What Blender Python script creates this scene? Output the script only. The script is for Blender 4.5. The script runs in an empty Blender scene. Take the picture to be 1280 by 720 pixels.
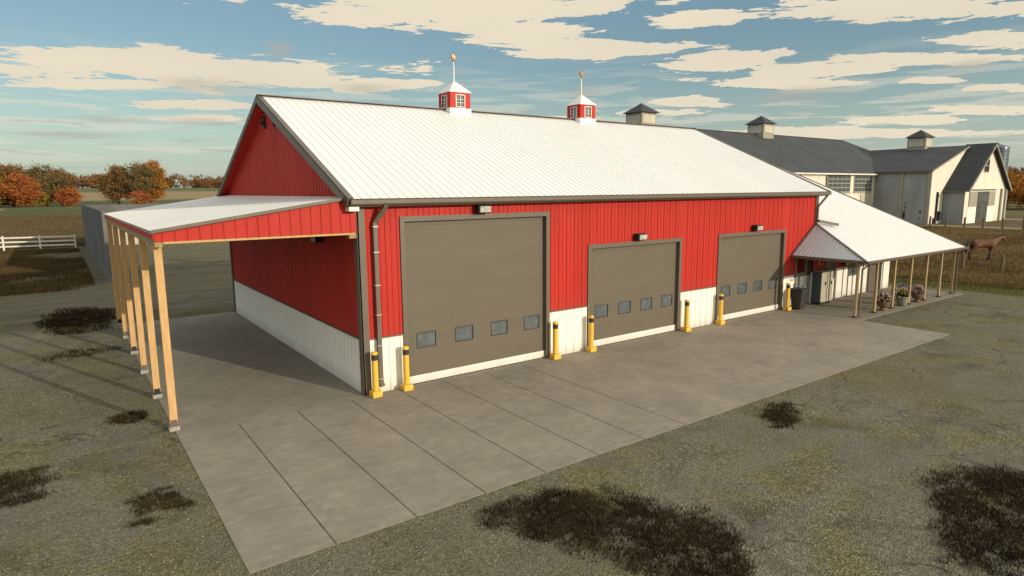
import bpy, math, random
import numpy as np
from mathutils import Vector, Matrix
random.seed(7); rng = np.random.default_rng(7)
SC = bpy.context.scene
COL = SC.collection
rad = math.radians

# ------------------------------------------------------------------ camera
cam_d = bpy.data.cameras.new('camera'); cam_d.sensor_width = 36; cam_d.lens = 787.97/1280*36
cam_d.clip_start = .1; cam_d.clip_end = 8000
cam = bpy.data.objects.new('camera', cam_d); COL.objects.link(cam); SC.camera = cam
RR = [[0.8103662654867072, -0.09680393397669262, 0.5778715377380719],
      [-0.585865857570855, -0.12002113054402931, 0.8014712254071881],
      [-0.008228772319996289, -0.9880404478509821, -0.15397519513394503]]
right = Vector([r[0] for r in RR]); up = -Vector([r[1] for r in RR]); back = -Vector([r[2] for r in RR])
m3 = Matrix((right, up, back)).transposed()
cam.matrix_world = Matrix.Translation((-7.579, -18.624, 6.5)) @ m3.to_4x4()

# ------------------------------------------------------------------ exposure
vs = SC.view_settings
vs.view_transform = 'Standard'; vs.look = 'None'; vs.gamma = 1; vs.exposure = 0.0; vs.use_curve_mapping = False

# ------------------------------------------------------------------ sun
SUN_EL = rad(14.5)
sx, sy = .35, -.937
SUN = Vector((sx*math.cos(SUN_EL), sy*math.cos(SUN_EL), math.sin(SUN_EL))).normalized()
sd = bpy.data.lights.new('sun', 'SUN'); sd.energy = 3.6; sd.angle = rad(.5); sd.color = (1, .89, .72)
so = bpy.data.objects.new('sun', sd); COL.objects.link(so)
so.rotation_euler = (-SUN).to_track_quat('-Z', 'Y').to_euler(); so.location = (20, -60, 40)

# ------------------------------------------------------------------ sky (Nishita + procedural clouds by direction)
W = bpy.data.worlds.new('World'); SC.world = W; W.use_nodes = True
SKY_STRENGTH = .12
class NT:
    def __init__(s, nt): s.nt = nt; s.n = nt.nodes; s.l = nt.links
    def node(s, t, **kw):
        n = s.n.new(t)
        for k, v in kw.items():
            if k == 'ins':
                for i, val in v.items():
                    if isinstance(val, bpy.types.NodeSocket): s.l.new(val, n.inputs[i])
                    else: n.inputs[i].default_value = val
            else: setattr(n, k, v)
        return n
    def math(s, op, a, b=0.0, c=None, clamp=False):
        ins = {0: a, 1: b}
        if c is not None: ins[2] = c
        return s.node('ShaderNodeMath', operation=op, use_clamp=clamp, ins=ins).outputs[0]
    def noise(s, vec, scale, detail=4, rough=.55, dist=0.0, w=None):
        n = s.node('ShaderNodeTexNoise', ins={'Scale': scale, 'Detail': detail, 'Roughness': rough, 'Distortion': dist})
        if vec is not None: s.l.new(vec, n.inputs['Vector'])
        return n.outputs['Fac']
    def rng(s, v, a, b, c=0.0, d=1.0, smooth=False):
        n = s.node('ShaderNodeMapRange', ins={0: v, 1: a, 2: b, 3: c, 4: d})
        n.clamp = True
        if smooth: n.interpolation_type = 'SMOOTHSTEP'
        return n.outputs[0]
    def mix(s, f, a, b, blend='MIX'):
        n = s.node('ShaderNodeMix', data_type='RGBA', blend_type=blend)
        for i, v in ((0, f), (6, a), (7, b)):
            if isinstance(v, bpy.types.NodeSocket): s.l.new(v, n.inputs[i])
            else: n.inputs[i].default_value = (tuple(v)+(1,))[:4] if i else v
        return n.outputs[2]
    def sep(s, v): return s.node('ShaderNodeSeparateXYZ', ins={0: v}).outputs
    def comb(s, x, y, z): return s.node('ShaderNodeCombineXYZ', ins={0: x, 1: y, 2: z}).outputs[0]
    def vmath(s, op, a, b, c=None, out=0):
        ins = {0: a, 1: b}
        if c is not None: ins[2] = c
        return s.node('ShaderNodeVectorMath', operation=op, ins=ins).outputs[out]

t = NT(W.node_tree); t.n.clear()
sky = t.node('ShaderNodeTexSky', sky_type='NISHITA', sun_disc=False, sun_elevation=SUN_EL,
             sun_rotation=math.atan2(sx, sy), air_density=1.0, dust_density=1.6, ozone_density=1.2)
geo = t.node('ShaderNodeTexCoord').outputs['Generated']
X, Y, Z = t.sep(geo)
az = t.math('ARCTAN2', X, Y); el = t.math('ARCSINE', Z)
ae = t.comb(az, el, 0.0)
CLOUDS = [(0.072,0.164,0.159,0.023,0.087),(0.266,0.164,0.212,0.024,0.049),(0.411,0.155,0.116,0.011,0.025),(0.532,0.259,0.29,0.028,0.014),(0.64,0.233,0.132,0.017,-0.011),(0.748,0.205,0.166,0.018,-0.032),(0.887,0.24,0.084,0.013,-0.069),(1.141,0.228,0.173,0.017,-0.13),(0.934,0.178,0.121,0.017,-0.063),(1.051,0.159,0.111,0.016,-0.079),(1.191,0.16,0.13,0.008,-0.107),(1.0,0.146,0.116,0.01,-0.064),(0.891,0.127,0.057,0.008,-0.042),(0.851,0.112,0.07,0.007,-0.034),(1.255,0.174,0.063,0.013,-0.134),(1.202,0.133,0.039,0.005,-0.095),(1.263,0.092,0.06,0.008,-0.077),(1.17,0.086,0.072,0.008,-0.061),(1.106,0.073,0.213,0.009,-0.045),(0.061,0.139,0.131,0.008,0.076),(0.17,0.119,0.089,0.007,0.048),(0.179,0.101,0.07,0.005,0.039),(0.627,0.106,0.135,0.006,-0.008),(1.268,0.118,0.047,0.005,-0.097)]
best = None
for a, e, ra, re, sl in CLOUDS:
    # sheared ellipse in azimuth / elevation
    da = t.math('SUBTRACT', az, a)
    de = t.math('SUBTRACT', t.math('SUBTRACT', el, e), t.math('MULTIPLY', da, sl))
    d = t.vmath('LENGTH', t.comb(t.math('DIVIDE', da, ra*1.1), t.math('DIVIDE', de, re*1.08), 0.0), (0, 0, 0), out=1)
    v = t.math('SUBTRACT', 1.0, d)
    best = v if best is None else t.math('MAXIMUM', best, v)
best = t.math('MAXIMUM', best, -0.95)
# streaky noise: stretched along azimuth, finer near the horizon
inv = t.math('DIVIDE', 1.0, t.math('ADD', t.math('MAXIMUM', Z, 0.0), .07))
plane = t.comb(t.math('MULTIPLY', X, inv), t.math('MULTIPLY', Y, inv), 0.0)
nstreak = t.noise(t.comb(t.math('MULTIPLY', az, 9.0), t.math('MULTIPLY', el, 62.0), 3.1), 1.0, 9, .66, .35)
nfine = t.noise(t.comb(t.math('MULTIPLY', az, 34.0), t.math('MULTIPLY', el, 300.0), 1.7), 1.0, 4, .6, 0)
nbig = t.noise(t.comb(t.math('MULTIPLY', az, 2.3), t.math('MULTIPLY', el, 16.0), 9.4), 1.0, 5, .55, .4)
field = t.math('ADD', best, t.math('MULTIPLY', t.math('SUBTRACT', nstreak, .5), 2.9))
field = t.math('ADD', field, t.math('MULTIPLY', t.math('SUBTRACT', nfine, .5), .5))
# unseen clouds over the rest of the sky, thickened to raise ambient light
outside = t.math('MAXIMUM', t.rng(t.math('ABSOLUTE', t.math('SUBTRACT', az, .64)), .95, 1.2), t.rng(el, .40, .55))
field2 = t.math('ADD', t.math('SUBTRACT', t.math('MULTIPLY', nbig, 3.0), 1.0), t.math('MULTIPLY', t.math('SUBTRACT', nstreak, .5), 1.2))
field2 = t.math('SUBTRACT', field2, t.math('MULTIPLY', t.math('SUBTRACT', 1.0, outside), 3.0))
cm = t.rng(t.math('MAXIMUM', field, field2), .19, .23, 0, 1)
cm = t.math('MULTIPLY', cm, t.rng(el, 0.035, .06))
# thin veils close to the horizon
veil = t.noise(t.comb(t.math('MULTIPLY', az, 6.0), t.math('MULTIPLY', el, 75.0), 6.0), 1.0, 6, .6, .3)
vm = t.math('MULTIPLY', t.rng(veil, .5, .565), t.math('MULTIPLY', t.rng(el, .02, .06), t.rng(el, .2, .11)))
# soft grey smudges
SMUDGE = [(0.289,.198,.022,.014),(1.043,.128,.07,.011),(0.202,.145,.08,.012),(0.737,.145,.028,.008),(0.074,.095,.05,.006),(0.029,.074,.07,.005),(0.178,.097,.05,.006),(0.338,.081,.05,.005),(1.238,.149,.035,.007),(.41,.15,.05,.008)]
sb = None
for a, e, ra, re in SMUDGE:
    d = t.vmath('LENGTH', t.comb(t.math('DIVIDE', t.math('SUBTRACT', az, a), ra), t.math('DIVIDE', t.math('SUBTRACT', el, e), re), 0.0), (0, 0, 0), out=1)
    v = t.rng(d, 1.3, .2, 0, 1, True)
    sb = v if sb is None else t.math('MAXIMUM', sb, v)
sm = t.math('MULTIPLY', sb, t.rng(nstreak, .3, .6))
base = t.mix(1.0, sky.outputs[0], (.92, .98, .90), 'MULTIPLY')
hor = t.rng(el, -.02, .22, 1, 0, True)
K = 1.0/SKY_STRENGTH
base = t.mix(t.math('MULTIPLY', hor, .55), base, tuple(c*K for c in (.56, .69, .66)))
deep = t.rng(el, .05, .36, 0, 1)
base = t.mix(t.math('MULTIPLY', deep, .55), base, tuple(c*K for c in (.23, .41, .52)))
ccol = t.mix(t.rng(nbig, .35, .7), tuple(c*K for c in (.83, .74, .57)), tuple(c*K for c in (.76, .68, .54)))
c1 = t.mix(t.math('MULTIPLY', vm, .5), base, tuple(c*K for c in (.74, .71, .58)))
gv_ = t.noise(t.comb(t.math('MULTIPLY', az, 11.0), t.math('MULTIPLY', el, 130.0), 16.0), 1.0, 5, .6, .2)
c1 = t.mix(t.math('MULTIPLY', t.math('MULTIPLY', t.rng(gv_, .58, .66), .5), t.math('MULTIPLY', t.rng(el, .02, .05), t.rng(el, .17, .11))), c1, tuple(c*K for c in (.42, .42, .38)))
# unseen clouds overhead and towards the low sun brightened to add ambient fill
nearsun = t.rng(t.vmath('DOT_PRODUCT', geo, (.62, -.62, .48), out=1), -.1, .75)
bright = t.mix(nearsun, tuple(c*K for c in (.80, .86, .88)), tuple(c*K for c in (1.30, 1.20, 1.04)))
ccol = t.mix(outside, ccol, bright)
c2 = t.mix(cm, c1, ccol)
c3 = t.mix(t.math('MULTIPLY', sm, .6), c2, tuple(c*K for c in (.45, .41, .34)))
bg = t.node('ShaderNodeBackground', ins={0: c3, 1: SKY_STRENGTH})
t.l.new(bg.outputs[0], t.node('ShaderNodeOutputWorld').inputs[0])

# ------------------------------------------------------------------ materials
MATS = {}
def mat(name, col, rough=.6, var=.12, vscale=2.0, bump=0.0, bscale=40.0, spec=.4, metal=0.0, dirt=0.0, stretch=(1, 1, 1), col2=None, island=0.0, dirt_z=None, transl=0.0):
    m = bpy.data.materials.new(name); m.use_nodes = True
    t = NT(m.node_tree); t.n.clear()
    pos = t.node('ShaderNodeNewGeometry')
    p = t.vmath('MULTIPLY', pos.outputs['Position'], stretch)
    n = t.noise(p, vscale, 6, .6)
    col2 = col2 or tuple(c*(1-var*2.2) for c in col)
    c = t.mix(t.rng(n, .32, .68), col, col2)
    if island:
        isl = pos.outputs['Random Per Island']
        c = t.mix(1.0, c, t.node('ShaderNodeCombineColor', ins={0: t.rng(isl, 0, 1, 1-island, 1+island), 1: t.rng(isl, 0, 1, 1-island, 1+island), 2: t.rng(isl, 0, 1, 1-island, 1+island)}).outputs[0], 'MULTIPLY')
    if dirt:
        dn = t.noise(p, vscale*4.3, 5, .7)
        f = t.math('MULTIPLY', t.rng(dn, .5, .75), dirt)
        if dirt_z:
            z = t.sep(pos.outputs['Position'])[2]
            f = t.math('ADD', f, t.math('MULTIPLY', t.rng(t.math('ADD', z, t.math('MULTIPLY', dn, -.3)), dirt_z, -.15), .35), clamp=True)
        c = t.mix(f, c, (.12, .10, .07))
    b = t.node('ShaderNodeBsdfPrincipled', ins={'Base Color': c, 'Roughness': t.rng(n, .2, .8, rough-.06, min(1, rough+.08)), 'Metallic': metal, 'Specular IOR Level': spec})
    if bump:
        bn = t.noise(p, bscale, 5, .6)
        bp = t.node('ShaderNodeBump', ins={'Strength': bump, 'Distance': .02, 'Height': bn})
        t.l.new(bp.outputs[0], b.inputs['Normal'])
    out = t.node('ShaderNodeOutputMaterial')
    if transl:
        tr = t.node('ShaderNodeBsdfTranslucent', ins={0: c})
        mx = t.node('ShaderNodeMixShader', ins={0: transl, 1: b.outputs[0], 2: tr.outputs[0]})
        t.l.new(mx.outputs[0], out.inputs[0])
    else: t.l.new(b.outputs[0], out.inputs[0])
    MATS[name] = m
    return m
M_red = mat('red_metal', (.455, .026, .016), .5, .08, .9, .12, 12, .18, dirt=.10, stretch=(1, 1, .25), dirt_z=2.4)
M_white = mat('white_metal', (.80, .77, .68), .45, .03, .8, .10, 12, .3, dirt=.06, stretch=(1, 1, .3), dirt_z=.35)
M_roofw = mat('white_roof_metal', (.72, .71, .68), .40, .03, .35, .06, 8, .3, dirt=.07, stretch=(1, .25, .5))
M_trim = mat('brown_trim', (.125, .103, .074), .45, .06, 2, .1, 30, .4, dirt=.1)
M_door = mat('taupe_door', (.124, .103, .072), .5, .05, .7, .05, 25, .3, dirt=.12, stretch=(.5, 1, 2.4))
M_dark = mat('dark_rubber', (.02, .019, .017), .7, .1, 3)
M_wood = mat('pine_timber', (.60, .38, .17), .65, .1, 6, .3, 40, .25, dirt=.08, stretch=(4, 4, .35), col2=(.47, .28, .11))
M_woodd = mat('shade_toned_timber', (.36, .25, .12), .7, .12, 6, .3, 40, .25, dirt=.1, stretch=(4, 4, .4))  # darker timber: the shade on the eave beam is put into the colour
M_porchw = mat('porch_timber', (.43, .32, .165), .7, .1, 6, .3, 40, .25, dirt=.15, stretch=(4, 4, .35), col2=(.33, .23, .11))
M_yellow = mat('yellow_paint', (.78, .46, .05), .45, .06, 6, .1, 60, .4, dirt=.18)
M_blackband = mat('black_band', (.035, .03, .026), .6, .1, 9)
M_steel = mat('galvanised_steel', (.45, .45, .43), .38, .1, 3, .08, 30, .5, metal=.6, dirt=.1)
M_padc = mat('pad_concrete', (.34, .32, .28), .85, .1, 5, .4, 60, .2)
M_lampg = mat('lamp_glass', (.70, .69, .62), .15, .35, 22)
M_frame = mat('grey_frame', (.16, .155, .14), .5, .08, 3)
M_bin = mat('bin_plastic', (.028, .029, .030), .5, .06, 3)
M_lock = mat('locker_metal', (.42, .38, .28), .5, .08, 2, .05, 20, .4, dirt=.2)
M_locks = mat('locker_side', (.10, .11, .11), .5, .08, 2, dirt=.1)
M_clay = mat('terracotta', (.19, .115, .07), .8, .15, 12, .4, 50, .2, dirt=.2)
M_stone = mat('grey_planter', (.27, .25, .20), .85, .12, 10, .4, 50, .2, dirt=.2)
M_stucco = mat('white_plaster', (.72, .68, .56), .85, .07, .6, .35, 6, .2, dirt=.2, stretch=(1, 1, .45), dirt_z=2.0)
M_stuccoshade = mat('shade_grey_sheet', (.30, .315, .31), .6, .12, .5, .2, 6, .3, dirt=.3, stretch=(1, 1, .35))  # grey puts the shade on the barn's sunless walls into their colour
M_roofd = mat('dark_metal_roof', (.056, .060, .063), .7, .1, .4, .05, 8, .2)
M_darkdoor = mat('dark_brown_door', (.05, .043, .034), .6, .1, 2)
M_fadew = mat('weathered_board', (.34, .32, .25), .8, .12, 2, .2, 8, .2, dirt=.2)
M_black = mat('dark_interior', (.012, .012, .012), .9, .1, 3)
M_gold = mat('gilded_metal', (.30, .17, .06), .4, .1, 9, metal=.4)
M_conw = mat('bunker_concrete', (.15, .15, .14), .9, .18, .45, .4, 4, .2, dirt=.45, stretch=(1, .8, .8))
M_conl = mat('pale_concrete', (.55, .51, .40), .9, .1, .35, .3, 4, .2, dirt=.15)
M_fence = mat('white_fence_paint', (.68, .65, .58), .7, .08, 2, dirt=.15)
M_postw = mat('weathered_post', (.16, .12, .075), .85, .15, 3, .5, 20, .2)
M_horse = mat('bay_coat', (.16, .062, .028), .55, .1, 2.5, .05, 30, .35, col2=(.10, .038, .018))
M_mane = mat('black_mane', (.012, .009, .008), .6, .1, 12)
M_bark = mat('grey_bark', (.13, .11, .085), .9, .2, 1.5, .6, 6, .1)
def glass(name, col, rough=.06):
    m = bpy.data.materials.new(name); m.use_nodes = True
    t = NT(m.node_tree); t.n.clear()
    g = t.node('ShaderNodeNewGeometry').outputs['Position']
    n = t.noise(g, 5.0, 5, .7)
    c = t.mix(t.rng(n, .45, .7), col, tuple(min(1, x*1.5+.01) for x in col))
    b = t.node('ShaderNodeBsdfPrincipled', ins={'Base Color': c, 'Roughness': rough, 'Specular IOR Level': .9, 'IOR': 1.7})
    bp = t.node('ShaderNodeBump', ins={'Strength': .12, 'Distance': .02, 'Height': t.noise(g, 2.0, 2, .5)})
    t.l.new(bp.outputs[0], b.inputs['Normal'])
    t.l.new(b.outputs[0], t.node('ShaderNodeOutputMaterial').inputs[0]); MATS[name] = m
    return m
M_glass = glass('window_glass', (.075, .090, .095))
M_glassl = glass('pale_glass', (.16, .18, .17), .12)

# ---- concrete slab
def slab_mat():
    m = bpy.data.materials.new('concrete_slab'); m.use_nodes = True
    t = NT(m.node_tree); t.n.clear()
    g = t.node('ShaderNodeNewGeometry').outputs['Position']
    x, y, z = t.sep(g)
    n1 = t.noise(g, .55, 6, .62, .3); n2 = t.noise(g, 3.2, 7, .68, .2); n3 = t.noise(g, 55, 3, .7)
    st = t.noise(t.vmath('MULTIPLY', g, (1.4, 4.5, 1)), 1.2, 6, .65, .4)
    c = t.mix(t.rng(n1, .32, .68), (.295, .260, .195), (.19, .172, .134))
    c = t.mix(t.math('MULTIPLY', t.rng(n2, .40, .64), .6), c, (.175, .158, .125))
    rb_ = t.noise(t.vmath('ADD', g, (9.0, 4.0, 0.0)), 1.1, 6, .7, .5)
    c = t.mix(t.math('MULTIPLY', t.rng(rb_, .5, .66), .5), c, (.25, .213, .152))
    oil = t.noise(t.vmath('ADD', g, (2.0, 31.0, 0.0)), .75, 5, .6)
    c = t.mix(t.math('MULTIPLY', t.rng(oil, .60, .72), .35), c, (.09, .082, .068))
    for x0_ in (3.2, 5.4, 11.3, 13.2, 19.8, 21.7):
        tk = t.math('ABSOLUTE', t.math('SUBTRACT', t.math('ADD', x, t.math('MULTIPLY', t.noise(t.vmath('MULTIPLY', g, (0, 1, 0)), .35, 2), .9)), x0_+.45))
        tkm = t.math('MULTIPLY', t.rng(tk, .19, .08), t.math('MULTIPLY', t.rng(st, .35, .7), t.math('MULTIPLY', t.rng(y, .2, -.2), .20)))
        c = t.mix(tkm, c, (.10, .09, .075))
    c = t.mix(t.math('MULTIPLY', t.rng(st, .5, .72), .4), c, (.40, .345, .26))
    c = t.mix(t.math('MULTIPLY', t.rng(n3, .3, .8), .35), c, (.20, .185, .155))
    # sawn control joints
    fr = t.math('ABSOLUTE', t.math('SUBTRACT', t.math('FRACT', t.math('DIVIDE', t.math('ADD', x, 3.9+.835), 1.67)), .5))
    wob = t.math('MULTIPLY', t.math('SUBTRACT', t.noise(g, 2.5, 3), .5), .012)
    j = t.rng(t.math('ADD', fr, wob), .009, .0135, 1, 0)
    j = t.math('MULTIPLY', j, t.math('MULTIPLY', t.rng(y, -.19, -.17, 1, 0), t.rng(x, 6.9, 7.1, 1, 0)))
    j = t.math('MULTIPLY', j, t.rng(x, -5.2, -5.0, 0, 1))
    c = t.mix(t.math('MULTIPLY', j, .75), c, (.05, .045, .035))
    b = t.node('ShaderNodeBsdfPrincipled', ins={'Base Color': c, 'Roughness': .85, 'Specular IOR Level': .25})
    h = t.math('ADD', t.math('MULTIPLY', n3, .4), t.math('SUBTRACT', t.math('MULTIPLY', n2, .6), t.math('MULTIPLY', j, 1.5)))
    bp = t.node('ShaderNodeBump', ins={'Strength': .35, 'Distance': .015, 'Height': h})
    t.l.new(bp.outputs[0], b.inputs['Normal'])
    t.l.new(b.outputs[0], t.node('ShaderNodeOutputMaterial').inputs[0]); return m
M_slab = slab_mat()

# ---- ground: gravel yard, mossy parts, pasture, crops, by world position
def ground_mat():
    m = bpy.data.materials.new('yard_and_fields'); m.use_nodes = True
    t = NT(m.node_tree); t.n.clear()
    g = t.node('ShaderNodeNewGeometry').outputs['Position']
    x, y, z = t.sep(g)
    nb = t.noise(g, .16, 5, .6, .5); nm = t.noise(g, .7, 6, .65, .5); nf = t.noise(g, 9, 5, .7)
    vor = t.node('ShaderNodeTexVoronoi', ins={'Vector': g, 'Scale': 25.0, 'Randomness': 1.0})
    vor2 = t.node('ShaderNodeTexVoronoi', ins={'Vector': g, 'Scale': 45.0, 'Randomness': 1.0})
    vc = t.sep(vor.outputs['Color'])[0]
    vc2 = t.sep(vor2.outputs['Color'])[1]
    grav = t.mix(t.rng(vc, .1, .95), (.140, .129, .088), (.335, .302, .200))
    grav = t.mix(t.math('MULTIPLY', t.rng(vc2, .2, 1), .5), grav, (.16, .148, .12))
    grav = t.mix(t.math('MULTIPLY', t.rng(nm, .42, .7), .55), grav, (.15, .145, .125))
    grav = t.mix(t.math('MULTIPLY', t.rng(nf, .5, .8), .4), grav, (.10, .092, .07))
    grav = t.mix(t.math('MULTIPLY', t.rng(nb, .5, .62), .5), grav, (.25, .225, .155))
    moss = t.mix(t.rng(vc, 0, 1), (.125, .118, .048), (.33, .29, .14))
    moss = t.mix(t.rng(nf, .45, .75), moss, (.09, .083, .04))
    mm = t.noise(t.vmath('ADD', g, (31.0, 7.0, 0.0)), .33, 6, .68, .6)
    c = t.mix(t.math('MULTIPLY', t.rng(mm, .48, .56), .9), grav, moss)
    pale = t.math('MULTIPLY', t.rng(t.sep(vor.outputs['Color'])[2], .86, .9), t.rng(nm, .42, .6))
    c = t.mix(t.math('MULTIPLY', pale, .7), c, (.46, .41, .28))
    reddish = t.noise(t.vmath('ADD', g, (5.0, 77.0, 0.0)), .28, 4, .6)
    c = t.mix(t.math('MULTIPLY', t.rng(reddish, .56, .66), .4), c, (.16, .125, .10))
    # cracks in the packed gravel
    ck = t.node('ShaderNodeTexVoronoi', feature='DISTANCE_TO_EDGE', ins={'Vector': t.vmath('ADD', g, t.vmath('SCALE', t.node('ShaderNodeTexNoise', ins={'Vector': g, 'Scale': 1.2}).outputs['Color'], (0, 0, 0))), 'Scale': .32})
    wig = t.math('MULTIPLY', t.math('SUBTRACT', nm, .5), .10)
    cr = t.math('MULTIPLY', t.rng(t.math('ABSOLUTE', t.math('ADD', ck.outputs[0], wig)), .004, .012, 1, 0), t.rng(nb, .5, .56))
    c = t.mix(t.math('MULTIPLY', cr, .6), c, (.05, .045, .035))
    dk = t.noise(t.vmath('ADD', g, (55.0, 13.0, 0.0)), .55, 7, .72, .8)
    c = t.mix(t.math('MULTIPLY', t.rng(dk, .48, .68), .75), c, (.075, .067, .045))
    ol = t.noise(t.vmath('ADD', g, (15.0, 43.0, 0.0)), .12, 4, .6, .4)
    gy = t.noise(t.vmath('ADD', g, (81.0, 3.0, 0.0)), .22, 5, .66, .5)
    c = t.mix(t.math('MULTIPLY', t.rng(gy, .5, .6), .55), c, t.mix(t.rng(vc2, 0, 1), (.135, .130, .105), (.255, .242, .195)))
    c = t.mix(t.math('MULTIPLY', t.rng(ol, .46, .60), .6), c, t.mix(t.rng(vc, 0, 1), (.12, .108, .06), (.27, .235, .13)))
    # worn wheel tracks running alongside the slab
    for y0_ in (-10.6, -12.5):
        tw = t.math('ABSOLUTE', t.math('SUBTRACT', t.math('ADD', y, t.math('MULTIPLY', t.noise(t.vmath('MULTIPLY', g, (1, 0, 0)), .09, 2), 3.0)), y0_+1.5))
        c = t.mix(t.math('MULTIPLY', t.rng(tw, .42, .12), t.math('MULTIPLY', t.rng(nm, .3, .6), .35)), c, (.24, .225, .18))
    # tyre-swept bands behind the barn
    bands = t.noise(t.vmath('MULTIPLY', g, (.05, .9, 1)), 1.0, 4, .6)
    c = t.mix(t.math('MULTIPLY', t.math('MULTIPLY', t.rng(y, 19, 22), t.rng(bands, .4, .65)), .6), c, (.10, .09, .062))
    wob = t.math('MULTIPLY', t.math('SUBTRACT', nm, .5), 3.5)
    wob2 = t.math('MULTIPLY', t.math('SUBTRACT', nb, .5), 26)
    dry = t.mix(t.rng(nm, .35, .65), (.19, .135, .06), (.10, .075, .035))
    dry = t.mix(t.math('MULTIPLY', t.rng(nf, .4, .8), .5), dry, (.26, .19, .09))
    green = t.mix(t.rng(nm, .35, .7), (.13, .15, .035), (.17, .15, .05))
    # green verge then pasture to the right (east)
    c = t.mix(t.rng(t.math('ADD', x, wob), 37.8, 38.6), c, green)
    c = t.mix(t.rng(t.math('ADD', x, wob), 41.2, 42.2), c, dry)
    # olive verge just behind the slab
    vg = t.math('MULTIPLY', t.rng(t.math('ADD', y, t.math('MULTIPLY', wob, .4)), 18.0, 18.6), t.rng(t.math('ADD', y, t.math('MULTIPLY', wob, .4)), 20.6, 19.6))
    c = t.mix(t.math('MULTIPLY', vg, t.math('MULTIPLY', t.rng(nm, .3, .6), .8)), c, (.14, .125, .04))
    # brown stubble west yard patches
    pm = t.math('MULTIPLY', t.rng(t.math('ADD', y, t.math('MULTIPLY', wob, 1.2)), 33, 37), t.rng(t.math('ADD', x, wob), -5.2, -9.5))
    c = t.mix(t.math('MULTIPLY', pm, t.rng(nb, .36, .46)), c, (.13, .095, .045))
    # fields beyond the fence
    fy = t.math('ADD', y, t.math('MULTIPLY', wob, .3))
    west = t.rng(x, 40, 30)
    crop = t.mix(t.rng(t.noise(g, .25, 5, .7), .35, .65), (.13, .095, .048), (.10, .082, .04))
    gr2 = t.mix(t.rng(t.noise(t.vmath('MULTIPLY', g, (1, .2, 1)), .02, 4, .6), .4, .6), (.085, .095, .035), (.12, .115, .045))
    c = t.mix(t.rng(fy, 76, 77.5), c, crop)
    c = t.mix(t.math('MULTIPLY', t.rng(fy, 190, 235), 1.0), c, gr2)
    tan = t.math('MULTIPLY', t.math('MULTIPLY', t.rng(x, -24, -24.8), t.rng(fy, 225, 226)), t.rng(fy, 345, 344))
    c = t.mix(tan, c, (.27, .19, .09))
    c = t.mix(t.rng(fy, 520, 530), c, (.26, .20, .10))
    c = t.mix(t.rng(fy, 700, 720), c, (.11, .12, .05))
    # east far fields
    c = t.mix(t.math('MULTIPLY', t.rng(x, 138, 140), t.rng(y, 60, 58)), c, t.mix(t.rng(nb, .4, .6), (.20, .15, .075), (.12, .12, .045)))
    # track past the white barn
    tr = t.math('ABSOLUTE', t.math('SUBTRACT', t.math('ADD', x, t.math('MULTIPLY', y, .0)), 99.0))
    trm = t.math('MULTIPLY', t.rng(t.math('ADD', tr, t.math('MULTIPLY', wob, .2)), 2.4, 1.6), t.rng(y, 22.6, 22.0))
    c = t.mix(trm, c, (.30, .27, .20))
    tr2 = t.math('MULTIPLY', t.rng(t.math('ABSOLUTE', t.math('SUBTRACT', x, 128)), 3, 2.4), t.rng(y, 60, 58))
    c = t.mix(tr2, c, (.30, .28, .23))
    b = t.node('ShaderNodeBsdfPrincipled', ins={'Base Color': c, 'Roughness': .95, 'Specular IOR Level': .15})
    h = t.math('ADD', t.math('MULTIPLY', t.math('SUBTRACT', .6, vor.outputs[0]), 1.1), t.math('MULTIPLY', t.math('SUBTRACT', .6, vor2.outputs[0]), .5))
    h = t.math('ADD', h, t.math('ADD', t.math('MULTIPLY', nf, .9), t.math('MULTIPLY', nm, 2.2)))
    h = t.math('SUBTRACT', h, t.math('MULTIPLY', cr, 1.5))
    bp = t.node('ShaderNodeBump', ins={'Strength': 1.0, 'Distance': .065, 'Height': h})
    t.l.new(bp.outputs[0], b.inputs['Normal'])
    t.l.new(b.outputs[0], t.node('ShaderNodeOutputMaterial').inputs[0]); return m
M_ground = ground_mat()

def leaf_mat(name, cols, scale=.25, transl=.25):
    m = bpy.data.materials.new(name); m.use_nodes = True
    t = NT(m.node_tree); t.n.clear()
    g = t.node('ShaderNodeNewGeometry')
    n = t.noise(g.outputs['Position'], scale, 3, .6)
    f = t.math('ADD', t.math('MULTIPLY', g.outputs['Random Per Island'], .55), t.math('SUBTRACT', t.math('MULTIPLY', n, 1.5), .5), clamp=True)
    cr = t.node('ShaderNodeValToRGB', ins={0: f})
    els = cr.color_ramp.elements
    while len(els) < len(cols): els.new(.5)
    for i, c in enumerate(cols):
        els[i].position = i/(len(cols)-1); els[i].color = tuple(c)+(1,)
    b = t.node('ShaderNodeBsdfDiffuse', ins={0: cr.outputs[0]})
    tr = t.node('ShaderNodeBsdfTranslucent', ins={0: cr.outputs[0]})
    mx = t.node('ShaderNodeMixShader', ins={0: transl, 1: b.outputs[0], 2: tr.outputs[0]})
    t.l.new(mx.outputs[0], t.node('ShaderNodeOutputMaterial').inputs[0]); return m
L_brown = leaf_mat('brown_oak_leaves', [(.09, .065, .03), (.17, .105, .045), (.25, .14, .055), (.29, .14, .045)])
L_red = leaf_mat('red_orange_leaves', [(.16, .04, .015), (.34, .09, .03), (.42, .15, .05), (.25, .16, .05)])
L_orange = leaf_mat('orange_leaves', [(.20, .07, .015), (.36, .14, .025), (.42, .20, .04), (.22, .15, .04)])
L_olive = leaf_mat('olive_leaves', [(.085, .075, .035), (.15, .115, .05), (.21, .15, .065), (.25, .15, .05)])
L_yellow = leaf_mat('yellow_leaves', [(.12, .09, .02), (.26, .19, .03), (.38, .28, .05), (.20, .12, .03)])
L_mix = leaf_mat('mixed_far_leaves', [(.09, .075, .03), (.20, .12, .05), (.27, .13, .06), (.17, .15, .06)], .04)
L_green = leaf_mat('planter_leaves', [(.03, .05, .015), (.06, .09, .02)], 3)
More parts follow.
